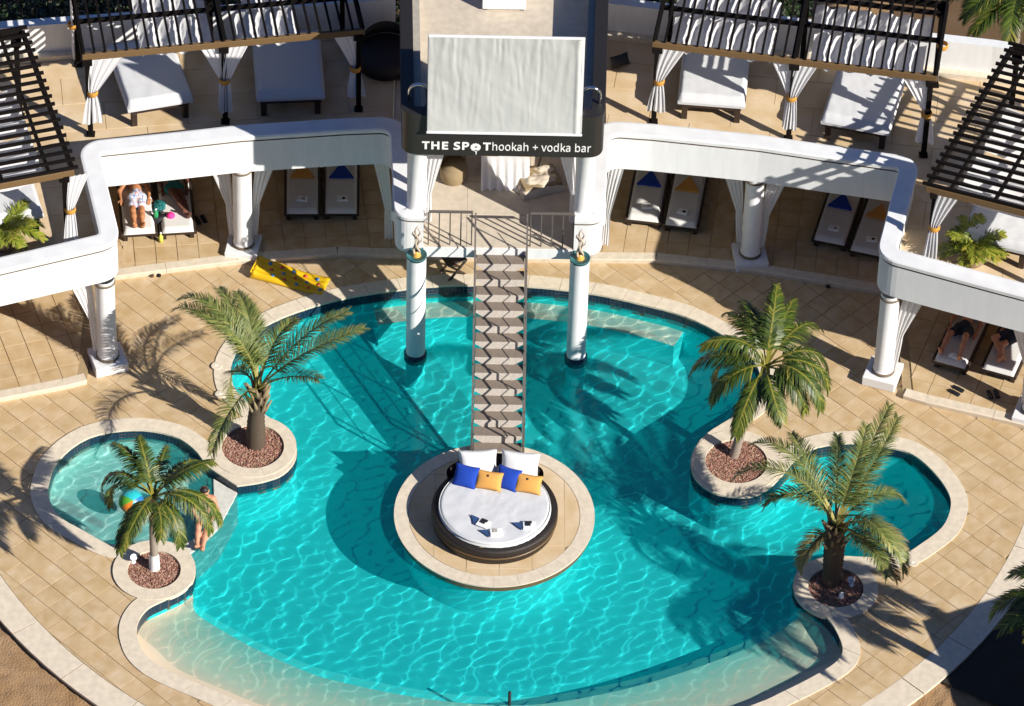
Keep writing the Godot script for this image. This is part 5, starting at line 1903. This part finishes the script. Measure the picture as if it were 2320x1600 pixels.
func person(label: String, at: Vector3, turn: float, j: Dictionary, skin: String, wear: String, hair: bool) -> Node3D:
	# j: joints in the person's own axes
	var o := thing("person", label, "person", at, turn, "")
	var b := []
	b.append([j.pelvis, j.belly, 0.115, 0.105])
	b.append([j.belly, j.chest, 0.105, 0.115])
	b.append([j.chest + (j.sl - j.chest) * 0.55, j.chest + (j.sr - j.chest) * 0.55, 0.10, 0.10])
	b.append([j.hl, j.hr, 0.105, 0.105])
	b.append([j.chest, j.neck, 0.075, 0.055])
	b.append([j.neck, j.head, 0.054, 0.06])
	for s in ["l", "r"]:
		b.append([j["s" + s], j["e" + s], 0.052, 0.040])
		b.append([j["e" + s], j["w" + s], 0.040, 0.026])
		b.append([j["h" + s], j["k" + s], 0.085, 0.056])
		var knee: Vector3 = j["k" + s]
		var ank: Vector3 = j["a" + s]
		b.append([knee, knee.lerp(ank, 0.35), 0.055, 0.054])
		b.append([knee.lerp(ank, 0.35), ank, 0.054, 0.036])
		b.append([ank, j["t" + s], 0.042, 0.026])
	var st := begin(true)
	nets(st, b, 0.019, 0.05)
	# head, with nose and ears, on a finer grid
	var hd: Vector3 = j.head
	var up: Vector3 = (j.head - j.neck).normalized()
	var fw: Vector3 = j.face
	var sd := up.cross(fw).normalized()
	var h := [[hd + up * 0.06, hd + up * 0.10 - fw * 0.02, 0.078, 0.080], [hd + up * 0.0 + fw * 0.028, hd + up * 0.06 + fw * 0.02, 0.056, 0.066], [hd + up * 0.025 + fw * 0.095, hd + up * 0.06 + fw * 0.085, 0.013, 0.008], [hd + up * 0.05 + sd * 0.078, hd + up * 0.08 + sd * 0.080, 0.014, 0.016], [hd + up * 0.05 - sd * 0.078, hd + up * 0.08 - sd * 0.080, 0.014, 0.016], [hd - up * 0.05, hd + up * 0.02, 0.05, 0.05], [hd - up * 0.012 + fw * 0.083 - sd * 0.018, hd - up * 0.012 + fw * 0.083 + sd * 0.018, 0.007, 0.007]]
	nets(st, h, 0.008, 0.02)
	for s in ["l", "r"]:
		var w: Vector3 = j["w" + s]
		var d: Vector3 = (w - j["e" + s]).normalized()
		var n: Vector3 = Vector3.UP if absf(d.y) < 0.8 else Vector3.BACK
		n = (n - d * n.dot(d)).normalized()
		nets(st, hand_bones(w, d, n, 1.0 if s == "l" else -1.0), 0.006, 0.008)
	obj("body", st, M[skin], o)
	st = begin(true)
	for q in [-1.0, 1.0]:
		lathe(st, PackedVector2Array([Vector2(0, -0.009), Vector2(0.009, 0), Vector2(0, 0.009)]), 8, hd + up * 0.065 + fw * 0.087 + sd * q * 0.031)
	obj("eyes", st, M.ink, o)
	if hair:
		st = begin(true)
		nets(st, [[hd + up * 0.085 - fw * 0.018, hd + up * 0.105 - fw * 0.012, 0.086, 0.080], [hd + up * 0.08 - fw * 0.06, hd - up * 0.04 - fw * 0.07, 0.06, 0.04]], 0.012, 0.03)
		obj("hair", st, M.hair_dark, o)
	st = begin(true)
	var c := [[j.pelvis, j.pelvis.lerp(j.belly, 0.35), 0.128, 0.122], [j.hl, j.hr, 0.115, 0.115]]
	for s in ["l", "r"]: c.append([j["h" + s], j["h" + s].lerp(j["k" + s], 0.55 if wear.begins_with("shorts") else 0.12), 0.100, 0.092])
	nets(st, c, 0.02, 0.04)
	obj("shorts" if wear.begins_with("shorts") else "swimsuit", st, M[wear], o)
	return o

func lying(kl: Vector3, al: Vector3, kr: Vector3, ar: Vector3, arm := 0.26) -> Dictionary:
	var m := 0.0
	return {"pelvis": Vector3(0, m + 0.12, -0.95), "belly": Vector3(0, m + 0.12, -1.12), "chest": Vector3(0, m + 0.135, -1.33), "neck": Vector3(0, m + 0.15, -1.52), "head": Vector3(0, m + 0.15, -1.61), "face": Vector3(0, 1, 0.05).normalized(),
		"sl": Vector3(-0.17, m + 0.11, -1.43), "sr": Vector3(0.17, m + 0.11, -1.43), "el": Vector3(-arm, m + 0.08, -1.17), "er": Vector3(0.27, m + 0.08, -1.17), "wl": Vector3(-arm + 0.02, m + 0.07, -0.92), "wr": Vector3(0.25, m + 0.06, -0.92),
		"hl": Vector3(-0.09, m + 0.105, -0.90), "hr": Vector3(0.09, m + 0.105, -0.90), "kl": kl, "kr": kr, "al": al, "ar": ar, "tl": al + Vector3(-0.03, 0.13, 0.06), "tr": ar + Vector3(0.04, 0.13, 0.06)}

func on_lounger(foot: Vector2, turn: float, back := 0.0) -> Vector3:
	return Vector3(foot.x, 0.104 + 0.318, foot.y) + Basis(Vector3.UP, turn) * Vector3(0, 0, back)

func build_people() -> void:
	person("tanned sunbather in blue patterned shorts lying on the left white lounger", on_lounger(Vector2(-7.17, -7.37), 0.12, 0.02), 0.12, lying(Vector3(-0.10, 0.13, -0.50), Vector3(-0.08, 0.06, -0.13), Vector3(0.08, 0.10, -0.49), Vector3(0.07, 0.06, -0.11), 0.33), "skin_tan", "shorts_print", true)
	person("dark-skinned sunbather in teal swimwear lying in the shade on the left", on_lounger(Vector2(-6.40, -7.44), 0.12, -0.22), 0.12, lying(Vector3(0.03, 0.22, -0.50), Vector3(0.17, 0.07, -0.20), Vector3(0.16, 0.12, -0.48), Vector3(0.23, 0.06, -0.10)), "skin_dark", "teal_cloth", true)
	var a := lying(Vector3(-0.20, 0.20, -0.56), Vector3(-0.24, 0.05, -0.19), Vector3(0.14, 0.28, -0.52), Vector3(0.15, 0.06, -0.12), 0.30)
	person("sunbather in navy shorts lying on the right white lounger", on_lounger(Vector2(8.90, -4.00), -0.36, 0.02), -0.36, a, "skin_light", "shorts_navy", true)
	var b2 := lying(Vector3(-0.30, 0.20, -0.58), Vector3(0.02, 0.05, -0.22), Vector3(-0.12, 0.13, -0.50), Vector3(-0.06, 0.06, -0.13))
	person("sunbather in dark swimwear with a bent leg, lying at the far right", on_lounger(Vector2(9.84, -3.80), -0.36, -0.06), -0.36, b2, "skin_light", "shorts_navy", true)
	# sitting on the low wall of the wading pool, feet towards the picture's front
	var s := {"pelvis": Vector3(0, 0.12, 0), "belly": Vector3(0, 0.27, -0.03), "chest": Vector3(0, 0.46, -0.03), "neck": Vector3(0, 0.62, 0.0), "head": Vector3(0, 0.70, 0.02), "face": Vector3(0.35, -0.15, 0.92).normalized(),
		"sl": Vector3(-0.16, 0.55, -0.02), "sr": Vector3(0.16, 0.55, -0.02), "el": Vector3(-0.24, 0.32, 0.06), "er": Vector3(0.24, 0.32, 0.06), "wl": Vector3(-0.12, 0.20, 0.24), "wr": Vector3(0.14, 0.20, 0.24),
		"hl": Vector3(-0.09, 0.11, 0.03), "hr": Vector3(0.09, 0.11, 0.03), "kl": Vector3(-0.07, 0.22, 0.44), "kr": Vector3(0.09, 0.16, 0.46), "al": Vector3(-0.05, 0.05, 0.80), "ar": Vector3(0.06, 0.04, 0.84), "tl": Vector3(-0.06, 0.15, 0.90), "tr": Vector3(0.07, 0.14, 0.95)}
	person("bather sitting on the low wall between the wading pool and the pool", Vector3(-5.50, -0.165, 0.10), -0.1, s, "skin_light", "teal_cloth", true)

# ---------- small things ----------
func build_small() -> void:
	# the yellow air mattress with coloured knobs
	var A := Vector3(-4.84, 0.0, -6.74)
	var B := Vector3(-3.40, 0.0, -6.27)
	var fd := (B - A).normalized()
	var fl := thing("air_mattress", "yellow air mattress with red and blue knobs on the deck by the arcade column", "air mattress", A, -atan2(fd.z, fd.x))
	var st := begin(true)
	var nzv := func(u: float, v: float) -> Vector3:
		var x := u * 1.52
		var y := 0.05 + 0.025 * absf(sin(v * PI * 4)) + 0.18 * exp(-x * 7.0) + 0.05 * sin(x * 4.0)
		return Vector3(x, y * minf(1.0, minf(u, 1 - u) * 20 + 0.4), (v - 0.5) * 0.52)
	sheet(st, 50, 26, nzv)
	sheet(st, 20, 4, func(u: float, v: float) -> Vector3: return Vector3((1 - u) * 1.52, 0.015 + 0.22 * exp(-(1 - u) * 1.52 * 7.0) * 0.8, (v - 0.5) * 0.52))
	for e in [-1.0, 1.0]:
		sheet(st, 50, 2, func(u: float, v: float) -> Vector3:
			var p: Vector3 = nzv.call(u, 0.5 + e * 0.5)
			return Vector3(p.x, lerpf(p.y, 0.015, v), p.z + e * 0.02 * sin(PI * v)))
	obj("cover", st, M.yellow_vinyl, fl)
	var kn := 0
	for i in 5:
		for k in 3:
			st = begin(true)
			lathe(st, PackedVector2Array([Vector2(0.042, 0), Vector2(0.036, 0.025), Vector2(0, 0.035)]), 12)
			var q := obj("knob", st, M.red_vinyl if (i * 3 + k) % 2 else M.blue_vinyl, fl)
			var u := (0.36 + i * 0.25 + 0.08 * (k - 1)) / 1.52
			q.position = nzv.call(clampf(u, 0, 0.98), 0.5 + (k - 1) * 0.29) - Vector3(0, 0.004, 0)
			kn += 1
	# beach ball floating in the wading pool
	var ball := thing("beach_ball", "large turquoise and orange beach ball floating in the wading pool", "beach ball", Vector3(-6.93, -0.22, -0.18), 0.6)
	var hues := ["aqua_vinyl", "aqua_vinyl", "green_vinyl", "orange_vinyl", "aqua_vinyl", "blue_vinyl"]
	for k in 6:
		st = begin(true)
		var tilt := Basis(Vector3(1, 0, 0.3).normalized(), 0.7)
		var kk := k
		sheet(st, 8, 14, func(u: float, v: float) -> Vector3:
			var a := TAU * (kk + u) / 6
			var ph := PI * v
			return tilt * Vector3(sin(ph) * cos(a), cos(ph), -sin(ph) * sin(a)) * 0.24 + Vector3(0, 0.2, 0))
		obj("gore", st, M[hues[k]], ball)
	# the slim pole in the shallow water
	var pole := thing("pool_pole", "thin dark pole standing in the water at the pool's front", "pole", Vector3(0.31, -0.42, 4.72))
	st = begin(true)
	lathe(st, PackedVector2Array([Vector2(0.03, 0), Vector2(0.03, 0.55), Vector2(0.02, 0.56), Vector2(0, 0.56)]), 12)
	obj("shaft", st, M.ink, pole)
	st = begin(true)
	lathe(st, PackedVector2Array([Vector2(0.06, 0.0), Vector2(0.06, 0.03), Vector2(0.03, 0.04)]), 12)
	obj("socket", st, M.steel, pole)
	# skimmer lids in the coping and deck
	var lids := [[Vector3(-5.36, 0.024, -3.12), "deck left of the pool, nearer the big palm"], [Vector3(-5.47, 0.024, -3.92), "deck left of the pool, further from the palm"], [Vector3(7.93, 0.024, 1.12), "coping near the lower right palm"]]
	for l in lids:
		var o := thing("skimmer_lid", "round white skimmer lid in the %s" % l[1], "skimmer lid", l[0], 0.0, "skimmer lids")
		st = begin()
		lathe(st, PackedVector2Array([Vector2(0.11, 0), Vector2(0.11, 0.012), Vector2(0.10, 0.016), Vector2(0, 0.016)]), 24)
		obj("lid", st, M.coping, o)
		st = begin()
		box(st, Vector3(0, 0.022, 0), Vector3(0.06, 0.012, 0.014))
		obj("grip", st, M.white_plastic, o)
	# planter spotlights
	var spots := [[Vector3(-6.80, -0.03, 1.44), 0.5, "small planter at the lower left"], [Vector3(6.74, -0.03, 1.70), -0.8, "planter at the lower right"], [Vector3(6.53, -0.03, 2.02), 0.4, "front of the planter at the lower right"]]
	for k in 3:
		var o := thing("garden_spotlight", "white garden spotlight on the gravel of the %s" % spots[k][2], "spotlight", spots[k][0], spots[k][1], "spotlights in the planters")
		var sc := 0.5 if k == 2 else 0.8
		st = begin(true)
		lathe(st, PackedVector2Array([Vector2(0.05, 0), Vector2(0.05, 0.04), Vector2(0.03, 0.06), Vector2(0.03, 0.2 * sc)]), 12)
		obj("stand", st, M.white_plastic, o)
		st = begin(true)
		var t := Transform3D(Basis(Vector3.RIGHT, 0.9), Vector3(0, 0.2 * sc, 0))
		lathe(st, PackedVector2Array([Vector2(0, -0.06), Vector2(0.06, -0.05), Vector2(0.085, 0.06), Vector2(0.07, 0.06), Vector2(0.05, 0.0), Vector2(0, 0)]), 16, Vector3.ZERO, t.scaled_local(Vector3.ONE * sc))
		obj("lamp_head", st, M.white_plastic, o)
	# drains and sandals
	for l in [[Vector3(-6.74, 0.113, -6.40), "left"], [Vector3(6.63, 0.113, -6.44), "right"]]:
		var o := thing("floor_drain", "small black drain on the kerb of the %s arcade" % l[1], "drain", l[0], 0.0, "kerb drains")
		st = begin()
		lathe(st, PackedVector2Array([Vector2(0.05, 0), Vector2(0.05, 0.02), Vector2(0, 0.025)]), 14)
		obj("cap", st, M.ink, o)
	var shoes := [[Vector3(-5.98, 0.106, -8.08), 0.4, "black flip-flops", "on the shaded floor right of the left sunbathers"], [Vector3(9.02, 0.106, -3.50), 0.9, "black shoes", "in front of the sunbather in navy shorts"], [Vector3(9.74, 0.106, -3.42), 0.2, "dark flip-flops", "near the far right sunbather's lounger"]]
	for s in shoes:
		var o := thing("footwear", "pair of %s %s" % [s[2], s[3]], "shoes", s[0], s[1], "")
		for x in [-0.07, 0.07]:
			st = begin(true)
			var xx: float = x
			sheet(st, 8, 12, func(u: float, v: float) -> Vector3:
				var w := 0.042 * (0.75 + 0.35 * sin(PI * v)) * sqrt(maxf(0.02, sin(PI * clampf(v, 0.03, 0.97))))
				return Vector3(xx + (u - 0.5) * 2 * w, 0.03 + 0.05 * (1 - absf(u - 0.5) * 2) * (0.4 if v < 0.5 else 1.0), (v - 0.5) * 0.26))
			obj("shoe", st, M.ink, o)
			st = begin()
			box(st, Vector3(x, 0.014, 0), Vector3(0.09, 0.028, 0.25), Transform3D(), 0.01)
			obj("sole", st, M.ink, o)
	# things between and on the left loungers
	var bag := thing("beach_bag", "black beach bag between the two occupied loungers on the left", "bag", Vector3(-6.78, 0.104, -7.72), 0.12)
	st = begin(true)
	pillow(st, 0.30, 0.36, 0.26, Transform3D(Basis(Vector3.RIGHT, -0.3), Vector3(0, 0.18, -0.1)), 0.3)
	obj("body", st, M.ink, bag)
	st = begin(true)
	var arc := PackedVector3Array()
	for k in 11: arc.append(Vector3(0.11 * cos(PI * k / 10), 0.33 + 0.13 * sin(PI * k / 10), -0.12))
	tube(st, arc, 0.012, 0.012, 6)
	obj("handle", st, M.ink, bag)
	var bottles := [[Vector3(-6.75, 0.104, -7.42), "glass_yellow", "yellow-white bottle at the front between the left sunbathers' loungers"], [Vector3(-6.86, 0.40, -7.80), "glass_green", "green bottle beside the patterned shorts"]]
	for q in bottles:
		var o := thing("bottle", q[2], "bottle", q[0])
		st = begin(true)
		lathe(st, PackedVector2Array([Vector2(0, 0), Vector2(0.045, 0.0), Vector2(0.047, 0.15), Vector2(0.018, 0.20), Vector2(0.016, 0.23)]), 14)
		obj("flask", st, M[q[1]], o)
		st = begin(true)
		lathe(st, PackedVector2Array([Vector2(0.02, 0.225), Vector2(0.02, 0.25), Vector2(0, 0.252)]), 12)
		obj("cap", st, M.white_plastic, o)
	var cap := thing("sun_hat", "pink sun hat lying on the shaded sunbather's lounger", "hat", Vector3(-6.57, 0.42, -7.83), 0.5)
	st = begin(true)
	lathe(st, PackedVector2Array([Vector2(0.09, 0.0), Vector2(0.085, 0.05), Vector2(0.05, 0.09), Vector2(0, 0.10)]), 18)
	obj("crown", st, M.pink, cap)
	st = begin(true)
	sheet(st, 10, 5, func(u: float, v: float) -> Vector3:
		var a := PI * u
		return Vector3((0.08 + 0.08 * v) * cos(a) * 0.9, 0.012 - 0.01 * v, (0.08 + 0.10 * v) * sin(a)))
	obj("peak", st, M.pink, cap)
	var tw := obj("teal_towel", begin_towel(Vector3(0.26, 0.10, 0.34), 7), M.teal_cloth)
	tw.position = Vector3(-6.80, 0.40, -8.15)
	tag(tw, "crumpled teal towel between the two sunbathers on the left", "towel")
	var shoe2 := obj("white_sock", begin_towel(Vector3(0.30, 0.09, 0.13), 5), M.paper)
	shoe2.position = Vector3(9.02, 0.43, -4.12)
	shoe2.rotation.y = -0.6
	tag(shoe2, "white cloth bundle at the feet of the sunbather in navy shorts", "cloth")
	# the dark round sofa left of the tower and the bag right of it
	var sofa := thing("round_sofa", "large round black wicker sofa on the left terrace beside the tower", "sofa", Vector3(-2.30, 2.5, -10.25))
	st = begin(true)
	lathe(st, PackedVector2Array([Vector2(0.55, 0), Vector2(0.59, 0.05), Vector2(0.60, 0.32), Vector2(0.52, 0.36), Vector2(0.0, 0.36)]), 40)
	obj("base", st, M.wicker, sofa)
	st = begin(true)
	sheet(st, 30, 8, func(u: float, v: float) -> Vector3:
		var a := PI + PI * u
		var r := 0.58 - 0.04 * sin(PI * v)
		return Vector3(r * cos(a), 0.32 + 0.30 * v * sin(PI * u) + 0.02, r * sin(a)))
	obj("backrest", st, M.wicker, sofa)
	var hb := thing("shoulder_bag", "dark bag with yellow and red trim on the floor right of the tower", "bag", Vector3(2.42, 2.5, -10.35), 0.5)
	st = begin(true)
	pillow(st, 0.42, 0.26, 0.2, Transform3D(Basis(Vector3.RIGHT, -0.5), Vector3(0, 0.12, 0)), 0.3)
	obj("body", st, M.ink, hb)
	st = begin()
	box(st, Vector3(0.05, 0.10, 0.10), Vector3(0.18, 0.03, 0.03), Transform3D(Basis(Vector3.RIGHT, -0.5), Vector3.ZERO))
	obj("yellow_trim", st, M.tie_gold, hb)
	st = begin()
	box(st, Vector3(-0.08, 0.16, 0.09), Vector3(0.12, 0.03, 0.03), Transform3D(Basis(Vector3.RIGHT, -0.5), Vector3.ZERO))
	obj("red_trim", st, M.red_vinyl, hb)
	# under the tower: draped sofa, wicker chair and parasol
	var so := thing("draped_sofa", "sofa under white drapes at the back of the bar tower's landing", "sofa", Vector3(0.12, 2.46, -6.72))
	st = begin(true)
	var nz := FastNoiseLite.new()
	nz.frequency = 2.0
	sheet(st, 40, 16, func(u: float, v: float) -> Vector3:
		var x := (u - 0.5) * 0.95
		return Vector3(x, 0.62 * (1 - v) + 0.02 * nz.get_noise_2d(x * 3, v * 3), -0.1 + 0.30 * pow(v, 2.0) + 0.035 * sin(u * 36.0) * v))
	sheet(st, 20, 6, func(u: float, v: float) -> Vector3:
		return Vector3((u - 0.5) * 0.95, 0.62 + 0.02 * sin(u * 8.0), -0.7 + 0.6 * v))
	obj("drape", st, M.white_cloth, so)
	st = begin()
	box(st, Vector3(0, 0.28, -0.45), Vector3(0.9, 0.5, 0.6), Transform3D(), 0.04)
	obj("seat", st, M.linen_tan, so)
	var lo := thing("draped_lounge", "low lounge under a crumpled cream throw at the landing's right side", "lounge", Vector3(0.78, 2.46, -6.75), 0.35)
	st = begin(true)
	var heap := func(u: float, v: float) -> Vector3:
		var x := (u - 0.5) * 0.95
		var z := (v - 0.5) * 0.75
		var e := sqrt(maxf(0.0, (1 - pow(absf(u * 2 - 1), 4)) * (1 - pow(absf(v * 2 - 1), 4))))
		return Vector3(x * (1 + 0.12 * nz.get_noise_2d(z * 2, 5)), (0.20 + 0.08 * nz.get_noise_2d(x * 1.3, z * 1.3) + 0.03 * absf(nz.get_noise_2d(x * 2, z * 2))) * e, z * (1 + 0.15 * nz.get_noise_2d(x * 2, 9)))
	sheet(st, 34, 28, heap)
	obj("throw", st, M.landing, lo)
	st = begin()
	box(st, Vector3(0, 0.09, 0), Vector3(0.8, 0.18, 0.6), Transform3D(), 0.02)
	obj("base", st, M.boots, lo)
	var ch := thing("wicker_chair", "brown wicker chair at the left back of the bar tower's landing", "chair", Vector3(-0.90, 2.46, -6.85), 0.5)
	st = begin(true)
	lathe(st, PackedVector2Array([Vector2(0.24, 0), Vector2(0.27, 0.1), Vector2(0.27, 0.34), Vector2(0.0, 0.36)]), 20)
	obj("seat", st, M.boots, ch)
	st = begin(true)
	sheet(st, 16, 8, func(u: float, v: float) -> Vector3:
		var a := PI * 1.0 + PI * u
		return Vector3(0.28 * cos(a), 0.3 + 0.42 * v, 0.28 * sin(a)) * Vector3(1 + 0.15 * v, 1, 1 + 0.15 * v))
	obj("backrest", st, M.boots, ch)
	var ps := thing("parasol", "closed tan parasol on a thin dark pole at the landing's right back", "parasol", Vector3(0.98, 2.46, -7.15))
	st = begin(true)
	tube(st, PackedVector3Array([Vector3(-0.25, 0, 0.15), Vector3(0.15, 1.9, -0.1)]), 0.022, 0.022, 8)
	obj("pole", st, M.ink, ps)
	st = begin(true)
	lathe(st, PackedVector2Array([Vector2(0.16, 0), Vector2(0.16, 0.04), Vector2(0.05, 0.06), Vector2(0.04, 0.12)]), 20, Vector3(-0.25, 0, 0.15))
	obj("foot", st, M.linen_tan, ps)
	st = begin(true)
	lathe(st, PackedVector2Array([Vector2(0.07, 1.1), Vector2(0.07, 1.4), Vector2(0.03, 1.85)]), 12, Vector3.ZERO, Transform3D(Basis(Vector3(0, 0, 1), -0.2), Vector3(-0.22, 0, 0.0)))
	obj("canopy", st, M.linen_tan, ps)
	var fs := thing("folding_stool", "dark wooden folding stool under the landing's left railing", "stool", Vector3(-0.86, 0.0, -6.75), 0.5)
	for z in [-0.16, 0.16]:
		st = begin()
		bar(st, Vector3(-0.2, 0, z), Vector3(0.2, 0.42, z), 0.03, 0.045)
		bar(st, Vector3(0.2, 0, z * 0.8), Vector3(-0.2, 0.42, z * 0.8), 0.03, 0.045)
		obj("crossed_legs", st, M.dark_wood, fs)
	st = begin()
	box(st, Vector3(0, 0.42, 0), Vector3(0.44, 0.03, 0.36), Transform3D(), 0.008)
	obj("seat", st, M.dark_wood, fs)
	# a square sun shade off the lower right corner, whose shadow falls across the deck
	var h := 2.6
	var K := Vector2(8.07 + 1.332 * h, 2.64 + 0.966 * h)
	var e1 := Vector2(1.92, -0.85).normalized() * 3.2
	var e2 := Vector2(0.38, 1.28).normalized() * 3.2
	var sh := thing("beach_gazebo", "square beach gazebo whose shadow falls on the lower right of the deck", "gazebo", Vector3(K.x, -0.1, K.y))
	st = begin()
	prism(st, PackedVector2Array([Vector2.ZERO, e1, e1 + e2, e2]), h + 0.1, h + 0.14, true)
	obj("canopy", st, M.linen_tan, sh)
	for q in [e1 * 0.3 + e2 * 0.3, e1 * 0.9 + e2 * 0.1, e1 * 0.1 + e2 * 0.9, e1 * 0.9 + e2 * 0.9]:
		st = begin()
		box(st, Vector3(q.x, h * 0.5 + 0.05, q.y), Vector3(0.08, h + 0.1, 0.08))
		obj("post", st, M.dark_wood, sh)

func begin_towel(s: Vector3, sd: int) -> SurfaceTool:
	var st := begin(true)
	var nz := FastNoiseLite.new()
	nz.seed = sd
	nz.frequency = 1.5
	sheet(st, 20, 20, func(u: float, v: float) -> Vector3:
		var x := (u - 0.5) * 2
		var z := (v - 0.5) * 2
		var e := sqrt(maxf(0.0, (1 - x * x) * (1 - z * z)))
		return Vector3(x * s.x * 0.5 * (1 + 0.2 * nz.get_noise_2d(z * 2, 3)), s.y * e * (0.8 + 0.6 * nz.get_noise_2d(x * 2.5, z * 2.5)), z * s.z * 0.5 * (1 + 0.2 * nz.get_noise_2d(x * 2, 9))))
	return st
